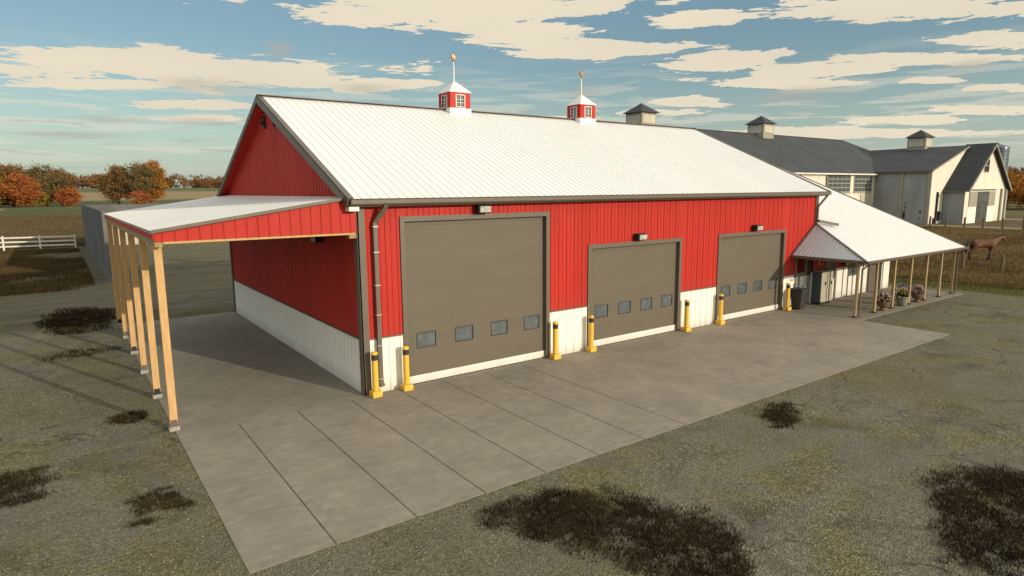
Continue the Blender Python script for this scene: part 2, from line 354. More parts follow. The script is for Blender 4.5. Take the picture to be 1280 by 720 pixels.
G_dark = leaf_mat('dark_dead_grass', [(.012, .010, .006), (.026, .020, .011), (.048, .034, .016), (.085, .062, .028)], .8, .1)
G_brown = leaf_mat('brown_dry_grass', [(.07, .05, .022), (.13, .09, .038), (.20, .14, .06), (.26, .19, .09)], .12, .2)
G_green = leaf_mat('green_verge_grass', [(.06, .066, .022), (.11, .11, .035), (.16, .14, .055)], .5, .2)
G_crop = leaf_mat('brown_crop_stalks', [(.075, .056, .028), (.12, .09, .045), (.16, .12, .06)], .1, .15)
G_stub = leaf_mat('brown_stubble', [(.05, .038, .018), (.09, .065, .03), (.13, .09, .04)], .3, .1)

# ------------------------------------------------------------------ mesh helpers
ORG = {}
class MB:
    def __init__(s): s.v = []; s.f = []
    def add(s, vs, fs):
        o = len(s.v); s.v += [tuple(v) for v in vs]; s.f += [tuple(i+o for i in f) for f in fs]; return s
    def box(s, x0, x1, y0, y1, z0, z1):
        v = [(x, y, z) for z in (z0, z1) for y in (y0, y1) for x in (x0, x1)]
        return s.add(v, [(0, 2, 3, 1), (4, 5, 7, 6), (0, 1, 5, 4), (2, 6, 7, 3), (0, 4, 6, 2), (1, 3, 7, 5)])
    def bar(s, a, b, w, h, upv=(0, 0, 1)):
        a = Vector(a); b = Vector(b); d = (b-a).normalized(); u = Vector(upv)
        sd_ = d.cross(u).normalized(); u = sd_.cross(d).normalized()
        v = []
        for p in (a, b):
            for i, j in ((-1, -1), (1, -1), (1, 1), (-1, 1)): v.append(p + sd_*(w/2*i) + u*(h/2*j))
        return s.add(v, [(0, 3, 2, 1), (4, 5, 6, 7), (0, 1, 5, 4), (1, 2, 6, 5), (2, 3, 7, 6), (3, 0, 4, 7)])
    def tube(s, pts, rs, n=10, cap=True):
        pts = [Vector(p) for p in pts]
        if not hasattr(rs, '__len__'): rs = [rs]*len(pts)
        o = len(s.v); prev = None
        for i, p in enumerate(pts):
            d = (pts[min(i+1, len(pts)-1)]-pts[max(i-1, 0)]).normalized()
            a = Vector((1, 0, 0)) if abs(d.x) < .8 else Vector((0, 1, 0))
            if prev is not None: a = prev
            u = (a - d*a.dot(d)).normalized(); w = d.cross(u); prev = u
            for k in range(n):
                q = 2*math.pi*k/n
                s.v.append(tuple(p + (u*math.cos(q)+w*math.sin(q))*rs[i]))
        for i in range(len(pts)-1):
            for k in range(n):
                a = o+i*n+k; b = o+i*n+(k+1) % n
                s.f.append((a, b, b+n, a+n))
        if cap:
            s.f.append(tuple(o+k for k in range(n))[::-1]); s.f.append(tuple(o+(len(pts)-1)*n+k for k in range(n)))
        return s
    def lathe(s, prof, c=(0, 0, 0), n=20):
        o = len(s.v)
        for r, z in prof:
            for k in range(n):
                q = 2*math.pi*k/n; s.v.append((c[0]+r*math.cos(q), c[1]+r*math.sin(q), c[2]+z))
        for i in range(len(prof)-1):
            for k in range(n):
                a = o+i*n+k; b = o+i*n+(k+1) % n; s.f.append((a, b, b+n, a+n))
        s.f.append(tuple(o+k for k in range(n))[::-1]); s.f.append(tuple(o+(len(prof)-1)*n+k for k in range(n)))
        return s
    def build(s, name, m, parent=None, org=None, smooth=False, bevel=0):
        off = Vector(ORG[parent.name]) if parent is not None else Vector(org or (0, 0, 0))
        me = bpy.data.meshes.new(name)
        me.from_pydata([tuple(Vector(v)-off) for v in s.v], [], s.f)
        me.materials.append(m)
        if smooth: me.polygons.foreach_set('use_smooth', [True]*len(me.polygons))
        o = bpy.data.objects.new(name, me); COL.objects.link(o)
        if parent is not None: o.parent = parent
        else: o.location = off
        ORG[o.name] = tuple(off)
        if bevel:
            b = o.modifiers.new('bevel', 'BEVEL'); b.width = bevel; b.segments = 2; b.limit_method = 'ANGLE'; b.angle_limit = rad(50)
        me.update(); return o
def tag(o, label=None, cat=None, group=None, kind=None):
    if label: o['label'] = label
    if cat: o['category'] = cat
    if group: o['group'] = group
    if kind: o['kind'] = kind
    return o
def empty(name, loc=(0, 0, 0), label=None, cat=None, group=None):
    o = bpy.data.objects.new(name, None); o.empty_display_size = .3; COL.objects.link(o); o.location = loc
    ORG[o.name] = tuple(loc); return tag(o, label, cat, group)
def copy_tree(o, parent=None):
    c = o.copy(); COL.objects.link(c)
    if parent is not None: c.parent = parent
    for ch in list(o.children): copy_tree(ch, c)
    return c
def arrays(name, verts, quads, m, parent=None, org=(0, 0, 0)):
    verts = np.asarray(verts, dtype=np.float32); quads = np.asarray(quads, dtype=np.int32)
    off = np.array(ORG[parent.name] if parent is not None else org, dtype=np.float32)
    k = quads.shape[1]
    me = bpy.data.meshes.new(name)
    me.vertices.add(len(verts)); me.vertices.foreach_set('co', (verts-off).ravel())
    me.loops.add(quads.size); me.loops.foreach_set('vertex_index', quads.ravel())
    me.polygons.add(len(quads)); me.polygons.foreach_set('loop_start', np.arange(0, quads.size, k, dtype=np.int32))
    me.polygons.foreach_set('loop_total', np.full(len(quads), k, dtype=np.int32))
    me.update(calc_edges=True); me.materials.append(m)
    o = bpy.data.objects.new(name, me); COL.objects.link(o)
    if parent is not None: o.parent = parent
    else: o.location = tuple(off)
    ORG[o.name] = tuple(float(q) for q in off); return o

def prof(u0, u1, pitch=.4, rw=.055, rh=.022, ph=0.0, extra=(), minor=False):
    pts = [(u0, 0.0)]
    c = math.ceil((u0+rw-ph)/pitch)*pitch+ph
    while c < u1-rw:
        pts += [(c-rw/2, 0), (c-rw/4, rh), (c+rw/4, rh), (c+rw/2, 0)]
        if minor and c+pitch/2 < u1-rw:
            q = c+pitch/2; pts += [(q-.035, 0), (q-.015, rh*.6), (q+.015, rh*.6), (q+.035, 0)]
        c += pitch
    pts.append((u1, 0.0))
    for e in extra:
        if u0 < e < u1: pts.append((e, 0.0))
    pts.sort(); return pts
def sheet(mb, P0, U, V, N, pr, lo, hi):
    P0, U, V, N = map(Vector, (P0, U, V, N))
    f0 = lo if callable(lo) else (lambda u: lo); f1 = hi if callable(hi) else (lambda u: hi)
    o = len(mb.v)
    for u, n in pr:
        mb.v.append(tuple(P0+U*u+V*f0(u)+N*n)); mb.v.append(tuple(P0+U*u+V*f1(u)+N*n))
    for i in range(len(pr)-1):
        a = o+2*i; mb.f.append((a, a+2, a+3, a+1))
    return mb

# ------------------------------------------------------------------ ground and slabs
def sm(a, b, x):
    q = np.clip((x-a)/(b-a), 0, 1); return q*q*(3-2*q)
def gz(x, y):
    x = np.asarray(x, float); y = np.asarray(y, float)
    r = np.hypot(x, y); a = np.arctan2(x, y)
    z = -.012 + .712*sm(58, 92, x)
    z = z + sm(430, 950, r)*(9.5+3*np.sin(a*4.3+.6)+2*np.sin(a*9+2))
    return z
rings = [0.0]+list(np.arange(6, 60, 6))+list(np.arange(60, 140, 4))+list(np.arange(140, 420, 20))+list(np.arange(420, 1000, 30))+[1100, 1300, 1700, 2400, 3500, 5000]
NA = 144
gv = [(0, 0, -.012)]; gf = []
for r in rings[1:]:
    for k in range(NA):
        a = 2*math.pi*k/NA; gx, gy = r*math.sin(a), r*math.cos(a); gv.append((gx, gy, float(gz(gx, gy))))
for k in range(NA): gf.append((0, 1+(k+1) % NA, 1+k))
for i in range(len(rings)-2):
    for k in range(NA):
        a = 1+i*NA+k; b = 1+i*NA+(k+1) % NA; gf.append((a, b, b+NA, a+NA))
mb = MB(); mb.v = gv; mb.f = gf
tag(mb.build('ground', M_ground, smooth=True), kind='structure')
SLAB_FRONT = -7.85
mb = MB().box(-5.44, 24.15, SLAB_FRONT, 17.95, -.3, 0)
tag(mb.build('yard_slab', M_slab), kind='structure')
mb = MB().box(24.16, 36.95, -4.0, 17.95, -.3, .004)
tag(mb.build('porch_slab', M_slab), kind='structure')

# ------------------------------------------------------------------ red barn
barn = empty('red_barn', (13.3, 8.9, 0), 'big red metal barn with white roof, three taupe garage doors and a timber lean-to', 'barn')
WN = 1.79; EZ = 6.12; D = 17.8; LW = 26.7
RS = (10.36-6.27)/(8.9+.36)          # roof slope
def roof_z(y):                        # top of roof sheet
    return 6.27+RS*((y if y <= 8.9 else 17.8-y)+.36)
doors = [(1.4, 7.6, 5.68), (9.6, 15.33, 4.30), (18.0, 23.73, 4.32)]
# front wall
wall = MB(); wain = MB(); tb = MB()
U, V, N = (1, 0, 0), (0, 0, 1), (0, -1, 0)
xs = [0.0]; 
for a, b, h in doors: xs += [a, b]
xs += [LW]
for i in range(0, len(xs), 2):
    a, b = xs[i], xs[i+1]
    sheet(wall, (0, 0, 0), U, V, N, prof(a, b, .4, ph=.1, minor=True), WN+.04, EZ)
    if i == 6:
        sheet(wain, (0, 0, 0), U, V, N, prof(a, 24.8, .4, ph=.1), .0, WN)
        sheet(wall, (0, 0, 0), U, V, N, prof(a, 24.8, .4, ph=.1), WN+.01, WN+.039)
        tb.box(a, 24.8, -.045, .0, WN, WN+.045)
    else:
        sheet(wain, (0, 0, 0), U, V, N, prof(a, b, .4, ph=.1), .0, WN)
        tb.box(a, b, -.045, .0, WN, WN+.045)
for a, b, h in doors:
    sheet(wall, (0, 0, 0), U, V, N, prof(a, b, .4, ph=.1, minor=True), h, EZ)
wo = wall.build('wall', M_red, barn)
def split_build(mb, name, m, parent):
    # every connected run of faces becomes an object of its own
    par = list(range(len(mb.v)))
    def fd(a):
        while par[a] != a: par[a] = par[par[a]]; a = par[a]
        return a
    key = {}
    for i, v in enumerate(mb.v):
        k = tuple(round(q, 4) for q in v)
        if k in key: par[fd(i)] = fd(key[k])
        else: key[k] = i
    for f in mb.f:
        for q in f[1:]: par[fd(q)] = fd(f[0])
    gr = {}
    for f in mb.f: gr.setdefault(fd(f[0]), []).append(f)
    for fs in gr.values():
        n = MB(); idx = {}
        for f in fs:
            n.f.append(tuple(idx.setdefault(q, len(idx)) for q in f))
        n.v = [mb.v[q] for q in sorted(idx, key=idx.get)]
        n.build(name, m, parent)
split_build(wain, 'wainscot', M_white, barn); split_build(tb, 'wall_trim', M_trim, barn)
wall, wain, tb = MB(), MB(), MB()
# left gable wall (faces -X), x=0 ; u=y
U2, N2 = (0, 1, 0), (-1, 0, 0)
top = lambda u: roof_z(u)-.10
sheet(wall, (0, 0, 0), U2, V, N2, prof(0, D, .3, rw=.05, rh=.018, extra=(8.9,)), WN+.04, top)
sheet(wain, (0, 0, 0), U2, V, N2, prof(0, D, .3, rw=.05, rh=.018), 0, WN)
tb.box(-.05, 0, .0, D, WN, WN+.045)
wall.build('wall', M_red, barn); wain.build('wainscot', M_white, barn); tb.build('wall_trim', M_trim, barn); wall, wain = MB(), MB()
# back and right gable
sheet(wall, (LW, D, 0), (-1, 0, 0), V, (0, 1, 0), prof(0, LW, .4), WN+.04, EZ)
sheet(wain, (LW, D, 0), (-1, 0, 0), V, (0, 1, 0), prof(0, LW, .4), 0, WN)
sheet(wall, (LW, 0, 0), U2, V, (1, 0, 0), prof(0, D, .4, extra=(8.9,)), 2.2, top)

wall.build('wall', M_red, barn); wain.build('wainscot', M_white, barn)
# corner trims
ct = MB(); ct.box(-.05, .20, -.06, -.002, 0, 6.04); ct.box(-.06, -.002, -.06, .20, 0, 6.04); ct.build('corner_trim', M_trim, barn)
ct = MB(); ct.box(LW-.2, LW+.05, -.06, -.002, 2.9, 6.04); ct.box(LW+.002, LW+.06, -.06, .2, 2.9, 6.04); ct.build('corner_trim', M_trim, barn)
ct = MB(); ct.box(-.06, -.002, D-.15, D+.05, 0, 6.04); ct.build('corner_trim', M_trim, barn)
# roof
XL, XR = -.42, 27.2
rf = MB()
th = math.atan(RS); L = (8.9+.36)/math.cos(th)
for sgn in (1, -1):
    Pv = Vector((XL, -.36, 6.27)) if sgn == 1 else Vector((XL, 18.16, 6.27))
    Vv = Vector((0, math.cos(th)*sgn, math.sin(th))); Nv = Vector((0, -math.sin(th)*sgn, math.cos(th)))
    sheet(rf, Pv, (1, 0, 0), Vv, Nv, prof(0, XR-XL, .31, rw=.028, rh=.018, ph=.12), 0, L)
roof = rf.build('roof', M_roofw, barn)
# soffit (red underneath) and rakes
sf = MB()
for sgn in (1, -1):
    y0 = -.30 if sgn == 1 else 18.10
    for (xa, xb) in ((XL+.03, -.0), (LW, XR-.03)):
        sheet(sf, (xa, y0, 6.27+RS*.06-.16), (1, 0, 0), Vector((0, math.cos(th)*sgn, math.sin(th))), (0, 0, -1), [(0, 0), (xb-xa, 0)], 0, L-.08)
    sheet(sf, (0, y0, 6.06), (0, 1, 0), (1, 0, 0), (0, 0, -1), [(0, 0), (.3*sgn, 0)], XL+.03, XR-.03)
sf.build('soffit', M_red, roof)
for xr in (XL, XR):
    rk = MB()
    for sgn in (1, -1):
        ya = -.38 if sgn == 1 else 18.18
        dz = .13 if sgn == 1 else .08
        a = Vector((xr, ya, 6.27-dz)); b = Vector((xr, 8.9, 10.36-dz))
        rk.bar(a, b, .06, .32 if sgn == 1 else .20)
    rk.build('rake_board', M_trim, roof)
    rk = MB()
    for sgn in (1, -1):
        ya = -.38 if sgn == 1 else 18.18
        rk.bar((xr+(.07 if xr < 0 else -.07), ya, 6.285), (xr+(.07 if xr < 0 else -.07), 8.9, 10.375), .20, .03)
    rk.build('rake_cap', M_trim, roof)
MB().bar((XL, 8.82, 10.395), (XR, 8.82, 10.395), .20, .03).bar((XL, 8.98, 10.395), (XR, 8.98, 10.395), .20, .03).bar((XL, 8.9, 10.40), (XR, 8.9, 10.40), .10, .05).build('ridge_cap', M_trim, roof)
# gutter: open trough
def gutter(x0, x1, y, z, w=.16, h=.19):
    g = MB()
    pf = [(y+w/2, z+h/2), (y+w/2, z-h/2), (y-w/2+.03, z-h/2), (y-w/2, z-h/2+.05), (y-w/2, z+h/2-.03), (y-w/2-.02, z+h/2), (y-w/2+.02, z+h/2), (y-w/2+.03, z-h/2+.03), (y+w/2-.01, z-h/2+.03)]
    n = len(pf)
    v = [(x, a, b) for x in (x0, x1) for a, b in pf]
    g.add(v, [(i, (i+1) % n, (i+1) % n+n, i+n) for i in range(n)])
    g.box(x0, x0+.01, y-w/2, y+w/2, z-h/2, z+h/2); g.box(x1-.01, x1, y-w/2, y+w/2, z-h/2, z+h/2)
    return g
gutter(XL+.04, XR, -.43, 6.17).build('gutter', M_trim, barn)
MB().box(XL+.03, XR-.03, -.35, -.31, 6.03, 6.25).build('fascia_board', M_trim, barn)
# small white corner block where the rake meets the gutter
MB().box(-.39, -.07, -.34, -.03, 5.90, 6.055).build('eave_box', M_white, barn)
def downspout(pts, straps, w=.135):
    d = MB()
    for a, b in zip(pts[:-1], pts[1:]): d.bar(a, b, w, w*.8, (0, 1, 0.01))
    o = d.build('downspout', M_trim, barn)
    for (x, y, z) in straps: MB().box(x-w/2-.02, x+w/2+.02, y-w*.45-.012, y+w*.45+.03, z-.015, z+.015).build('strap', M_steel, o)
downspout([(.78, -.40, 6.10), (.76, -.38, 6.0), (.50, -.12, 5.52), (.50, -.12, .38), (.53, -.2, .25)], [(.50, -.12, z) for z in (5.4, 4.6, 3.55, 2.6, 1.6, .5)])
downspout([(27.05, -.42, 6.10), (26.98, -.38, 6.0), (26.60, -.14, 5.45), (26.60, -.14, 4.6)], [(26.60, -.14, 5.2)], .09)
MB().bar((26.6, -.2, 4.66), (27.9, -.62, 4.42), .16, .14).build('splash_leader', M_trim, barn)
# garage doors
for k, (a, b, h) in enumerate(doors):
    fr = MB()
    fr.box(a, a+.16, -.05, .16, 0, h); fr.box(b-.16, b, -.05, .16, 0, h); fr.box(a+.16, b-.16, -.052, .16, h-.17, h)
    dr = MB(); y = .12; z = .30
    # slatted panels
    nsl = int((h-.17-.30)/.145); ph = (h-.17-.30)/nsl
    holes = []
    wx = [a+.53+ (b-a-.53-1.14)/3*i for i in range(4)]
    wz0, wz1 = 1.21, 1.74
    cols = [a+.14]
    for w0 in wx: cols += [w0, w0+.78]
    cols += [b-.14]
    for i in range(nsl):
        z0 = .30+i*ph; z1 = z0+ph
        blocked = z1 > wz0 and z0 < wz1
        for c0, c1 in ([(cols[0], cols[-1])] if not blocked else [(cols[j], cols[j+1]) for j in range(0, 10, 2)]):
            dr.add([(c0, y, z0), (c1, y, z0), (c0, y-.0022, z0+.010), (c1, y-.0022, z0+.010), (c0, y-.0022, z1-.006), (c1, y-.0022, z1-.006), (c0, y, z1), (c1, y, z1)],
                   [(0, 1, 3, 2), (2, 3, 5, 4), (4, 5, 7, 6)])
    door = dr.build('garage_door', M_door, barn)
    tag(door, ['tallest taupe garage door nearest the corner', 'middle taupe garage door', 'far taupe garage door beside the porch'][k])
    fr.build('frame', M_trim, door)
    for w0 in wx:
        zz0 = .30+math.floor((wz0-.30)/ph)*ph; zz1 = .30+math.ceil((wz1-.30)/ph)*ph
        a1, b1, z1_, z2_ = w0+.02, w0+.76, 1.21, 1.74
        if a1: dr2 = MB().box(w0, w0+.78, y-.002, y+.03, zz0, z1_).box(w0, w0+.78, y-.002, y+.03, z2_, zz1).box(w0, a1, y-.002, y+.03, z1_, z2_).box(b1, w0+.78, y-.002, y+.03, z1_, z2_); dr2.build('window_panel', M_door, door)
        MB().box(a1, a1+.022, y-.012, y+.031, z1_, z2_).box(b1-.022, b1, y-.012, y+.031, z1_, z2_).box(a1+.022, b1-.022, y-.012, y+.031, z1_, z1_+.022).box(a1+.022, b1-.022, y-.012, y+.031, z2_-.022, z2_).build('window_frame', M_dark, door)
        MB().box(a1+.022, b1-.022, y+.012, y+.022, z1_+.022, z2_-.022).build('window_pane', M_glass, door)
    MB().box(a+.16, b-.16, .075, .13, .03, .29).build('bottom_seal', M_white, door)
    MB().box(a+.16, b-.16, .08, .125, 0, .028).build('rubber_strip', M_dark, door)
MB().box(.3, LW-.3, 3.5, 3.6, 0, 6.0).build('interior_dark_sheet', M_black, barn)  # black sheet standing in for the unlit interior
# wall lamps
def wall_lamp(x, y, z, ang=0, s=1.0, label=None):
    c, sn = math.cos(ang), math.sin(ang)
    def T(mb):
        mb.v = [(x+(vx*c-vy*sn)*s, y+(vx*sn+vy*c)*s, z+vz*s) for vx, vy, vz in mb.v]; return mb
    b = MB().box(-.26, .26, -.30, 0, -.09, .20)
    o = T(b).build('wall_lamp', M_dark, barn, bevel=.015)
    g = MB(); g.add([(-.21, -.335, .15), (.25, -.335, .15), (-.21, -.312, -.06), (.25, -.312, -.06), (-.21, -.302, .15), (.25, -.302, .15), (-.21, -.302, -.06), (.25, -.302, -.06)],
          [(0, 2, 3, 1), (4, 5, 7, 6), (0, 4, 6, 2), (1, 3, 7, 5), (2, 6, 7, 3), (0, 1, 5, 4)])
    T(g).build('lens', M_lampg, o)
wall_lamp(4.50, -.03, 5.80, 0, .95); wall_lamp(12.45, -.03, 4.44, 0, .95); wall_lamp(20.90, -.03, 4.47, 0, .95)
wall_lamp(-.04, 3.3, 4.82, -math.pi/2, .95)
# hoist bracket high on the gable
hb = MB().box(-.08, -.02, 9.40, 9.56, 9.12, 9.52).box(-.22, -.08, 9.42, 9.52, 9.26, 9.42).box(-.16, -.02, 9.44, 9.54, 9.54, 9.62)
hb.build('floodlight', M_dark, barn)
MB().box(-.12, -.02, 7.95, 8.03, 9.1, 9.25).build('alarm_bell', M_dark, barn)

# cupolas
def cupola(cx):
    cy, h = 8.9, .56
    b = MB()
    # curb is white, body above; body built as four wall frames around the window openings
    z0, z1 = 10.42, 11.20
    for ax in (0, 1):
        for sg in (-1, 1):
            def bx(u0, u1, w0, w1, d0, d1):
                if ax == 0: b.box(cx+u0, cx+u1, min(cy+sg*d0, cy+sg*d1), max(cy+sg*d0, cy+sg*d1), w0, w1)
                else: b.box(min(cx+sg*d0, cx+sg*d1), max(cx+sg*d0, cx+sg*d1), cy+u0, cy+u1, w0, w1)
            e = h if ax == 0 else h-.05
            bx(-e, -.24, z0, z1, h-.05, h); bx(.24, e, z0, z1, h-.05, h)
            bx(-.24, .24, z1-.16, z1, h-.05, h); bx(-.24, .24, z0, z0+.06, h-.05, h)
    cu = b.build('cupola', M_red, barn)
    cb = MB(); cb.box(cx-h-.03, cx+h+.03, cy-h-.03, cy+h+.03, 9.95, 10.418); cb.build('curb', M_white, cu)
    w = MB(); p = MB()
    for ax in (0, 1):
        for sg in (-1, 1):
            def bx(mb, u0, u1, w0, w1, d0, d1):
                if ax == 0: mb.box(cx+u0, cx+u1, min(cy+sg*d0, cy+sg*d1), max(cy+sg*d0, cy+sg*d1), w0, w1)
                else: mb.box(min(cx+sg*d0, cx+sg*d1), max(cx+sg*d0, cx+sg*d1), cy+u0, cy+u1, w0, w1)
            wf = MB()
            for u0, u1 in ((-.26, -.23), (.23, .26)): bx(wf, u0, u1, z0+.04, z1-.14, h, h+.02)
            bx(wf, -.23, .23, z0+.04, z0+.07, h, h+.02); bx(wf, -.23, .23, z1-.17, z1-.14, h, h+.02)
            bx(wf, -.008, .008, z0+.07, z1-.17, h-.02, h+.01)
            for q in (.33, .62): bx(wf, -.23, -.008, z0+.08+(z1-z0-.26)*q, z0+.094+(z1-z0-.26)*q, h-.02, h+.008); bx(wf, .008, .23, z0+.08+(z1-z0-.26)*q, z0+.094+(z1-z0-.26)*q, h-.02, h+.008)
            wf.build('window_frame', M_white, cu)
            pn = MB(); bx(pn, -.23, .23, z0+.065, z1-.165, h-.045, h-.035); pn.build('pane', M_glass, cu)
    r = MB(); e = h+.035
    r.add([(cx-e, cy-e, z1), (cx+e, cy-e, z1), (cx+e, cy+e, z1), (cx-e, cy+e, z1), (cx, cy, z1+.58),
           (cx-e, cy-e, z1-.04), (cx+e, cy-e, z1-.04), (cx+e, cy+e, z1-.04), (cx-e, cy+e, z1-.04)],
          [(0, 1, 4), (1, 2, 4), (2, 3, 4), (3, 0, 4), (0, 5, 6, 1), (1, 6, 7, 2), (2, 7, 8, 3), (3, 8, 5, 0), (5, 8, 7, 6)])
    r.build('cupola_roof', M_white, cu)
    MB().tube([(cx, cy, z1+.50), (cx, cy, 12.82)], .028, 8).build('mast', M_white, cu)
    f = MB(); f.lathe([(.02, -.06), (.05, -.03), (.06, 0), (.05, .03), (.02, .06)], (cx, cy, 12.72), 10)
    f.box(cx-.10, cx+.10, cy-.05, cy+.05, 12.80, 12.87); f.box(cx-.12, cx+.07, cy-.03, cy+.06, 12.87, 13.00); f.box(cx+.07, cx+.14, cy-.02, cy+.03, 12.89, 12.95)
    f.tube([(cx+.02, cy, 12.72), (cx+.13, cy+.05, 12.55)], [.03, .01], 6)
    f.build('weather_vane', M_gold, cu, bevel=.02)
cupola(8.88); cupola(17.2)

# left lean-to
LX, LY1 = -5.58, 18.4
SL = (6.33-5.51)/5.5
def lz(x): return 5.51+(x-LX)*SL
lr = MB()
Vv = Vector((1, 0, SL)); 
sheet(lr, (LX, -.10, 5.51), (0, 1, 0), Vv, (0, 0, 1), prof(0, LY1+.1, .38, rw=.04, rh=.008), 0, 5.50)
sheet(lr, (LX, -.10, 5.45), (0, 1, 0), Vv, (0, 0, 1), [(0, 0), (LY1+.1, 0)], 0, 5.50)
lean = lr.build('lean_to_roof', mat('grey_white_roof', (.62, .61, .57), .45, .04, .5, .05, 8, .25, dirt=.05), barn)
ff = MB(); sheet(ff, (0, -.04, 0), U, V, N, prof(-5.52, -.06, .30, rw=.04, ph=.05), 5.24, lambda u: lz(u)-.06)
ff.build('gable_fascia', M_red, lean)
MB().bar((LX-.02, -.115, lz(LX)-.005), (-.42, -.115, lz(-.42)-.005), .03, .09).build('drip_edge', M_trim, lean)
MB().box(-5.57, -5.53, -.06, LY1-.05, 5.30, 5.445).build('side_fascia', M_red, lean)
MB().box(-5.54, -5.35, -.0, LY1-.1, 5.10, 5.295).build('eave_beam', M_woodd, lean)
MB().box(-5.34, -.07, -.02, .06, 5.175, 5.235).build('gable_beam', M_wood, lean)
MB().box(-.30, -.07, -.03, .17, 5.06, 5.172).build('beam_bracket', M_woodd, lean)
for i in range(12):
    y = .55+i*1.5
    MB().bar((-5.5, y, lz(-5.5)-.17), (-.05, y, lz(-.05)-.17), .05, .20).build('rafter', M_wood, lean)
for i in range(6):
    y = .42+i*3.48
    p = MB().box(-5.535, -5.345, y-.08, y+.08, .16, 5.095).build('post', M_wood, lean)
    MB().box(-5.555, -5.325, y-.11, y+.11, .12, .17).box(-5.52, -5.36, y-.105, y+.105, .17, .30).build('post_bracket', M_dark if i % 2 else M_trim, lean)
    MB().box(-5.57, -5.31, y-.13, y+.13, -.05, .118).build('post_footing', M_padc, lean)

# right porch building
EX, PY, PZ = 36.1, -3.93, 2.88
PS = (4.50-PZ)/3.93
pr_ = MB()
yr = 8.9; zr = PZ+PS*(yr-PY)
th2 = math.atan(PS)
# front slope left of x=27 is cut by the hip: build as sheet over x 24.35..36.7 with hip cut
X0, X1, XA = 24.35, 36.7, 26.62
def lo(u):
    x = X0+u
    return 0.0
def hi(u):
    x = X0+u; Lf = (yr-PY)/math.cos(th2)
    if x < XA: return min(Lf, (x-X0)/(XA-X0)*3.93/math.cos(th2))
    return Lf
sheet(pr_, (X0, PY, PZ), (1, 0, 0), (0, math.cos(th2), math.sin(th2)), (0, -math.sin(th2), math.cos(th2)),
      prof(0, X1-X0, .38, rw=.03, rh=.006, extra=(XA-X0, XA-X0-.0005)), lo, hi)
sheet(pr_, (XA, 2*yr-PY, PZ), (1, 0, 0), (0, -math.cos(th2), math.sin(th2)), (0, math.sin(th2), math.cos(th2)),
      prof(0, X1-XA, .38, rw=.045, rh=.02), 0, (yr-PY)/math.cos(th2))
porch = pr_.build('porch_roof', M_roofw, barn)
# hip plane facing the garage doors
hp = MB(); hx = (XA-X0); hl = math.hypot(hx, 4.50-PZ)
hv = Vector((hx, 0, 4.50-PZ)).normalized(); hn = Vector((-hv.z, 0, hv.x))
sheet(hp, (X0, -.03, PZ), (0, -1, 0), hv, hn, prof(0, 3.90, .22, rw=.07, rh=.045), 0, lambda u: hl*max(0.0, 1-u/3.90))
hp.build('porch_hip', mat('shaded_hip_metal', (.52, .54, .53), .5, .04, 1, 0, 8, .3), porch)  # white roof metal toned grey: the hip's shade is in the colour
MB().bar((X0-.02, PY-.02, PZ+.02), (XA, -.03, 4.53), .10, .05).build('hip_cap', M_trim, porch)
MB().bar((X0-.03, -.03, PZ-.03), (X0-.03, PY, PZ-.03), .05, .12).build('hip_drip_edge', M_trim, porch)
MB().bar((X0-.02, -.06, PZ+.0), (XA, -.06, 4.53), .05, .08).build('wall_flashing', M_trim, porch)
MB().bar((X1+.0, PY, PZ-.05), (X1, yr, zr-.05), .05, .2).bar((X1, 2*yr-PY, PZ-.05), (X1, yr, zr-.05), .05, .2).build('rake_board', M_trim, porch)
gutter(X0, X1+.05, PY-.06, PZ-.06, .13, .13).build('gutter', M_trim, porch)
MB().box(X0+.1, X1-.1, -3.54, -3.38, 2.665, 2.80).build('porch_beam', M_woodd, porch)
MB().box(X0+.08, X0+.20, -3.37, -.06, 2.74, 2.84).build('porch_beam', M_woodd, porch)
sheet(MB(), (X0, PY, PZ-.02), (1, 0, 0), (0, math.cos(th2), math.sin(th2)), (0, 0, 1), [(0, 0), (XA-X0-.001, 0), (XA-X0+.001, 0), (X1-X0-.03, 0)], lo, hi).build('porch_ceiling', M_woodd, porch)
PX = [24.62, 26.63, 28.63, 30.63, 32.63, 34.62, 36.52]
for i, x in enumerate(PX):
    MB().box(x-.058, x+.058, -3.518, -3.402, .06, 2.66).build('post', M_porchw, porch)
    MB().box(x-.11, x+.11, -3.57, -3.35, .004, .06).build('post_base', M_dark, porch)
for x in (24.75, 36.62):
    MB().bar((x, PY-.02, PZ-.12), (x-.03, -3.66, PZ-.42), .07, .06).bar((x-.03, -3.62, PZ-.38), (x-.03, -3.62, .12), .07, .06, (0, 1, 0)).bar((x-.03, -3.62, .12), (x+.3, -3.72, .05), .07, .06).build('porch_downspout', M_trim, porch)
# wall below the porch
pw = MB(); pw2 = MB()
segs = [(26.5, 28.0, None), (28.0, 29.15, 1), (29.15, 30.75, None), (30.75, 32.05, 1), (32.05, 33.2, None), (34.75, EX, None)]
for a, b, win in segs:
    if win:
        sheet(pw2, (0, 0, 0), U, V, N, prof(a, b, .8, rh=.008), 0, 1.20)
        sheet(pw, (0, 0, 0), U, V, N, prof(a, b, .4), 2.33, 4.3)
    else:
        sheet(pw2, (0, 0, 0), U, V, N, prof(a, b, .8, rh=.008), 0, WN)
        sheet(pw, (0, 0, 0), U, V, N, prof(a, b, .4), WN+.04, 4.3)
sheet(pw, (0, 0, 0), U, V, N, prof(33.2, 34.75, .4), 2.45, 4.3)
sheet(pw, (EX, 0, 0), U2, V, (1, 0, 0), prof(0, D, .4, extra=(8.9,)), WN+.04, lambda u: PZ+PS*((u if u < yr else 2*yr-u)-PY)-.1)
sheet(pw2, (EX, 0, 0), U2, V, (1, 0, 0), prof(0, D, .4), 0, WN)
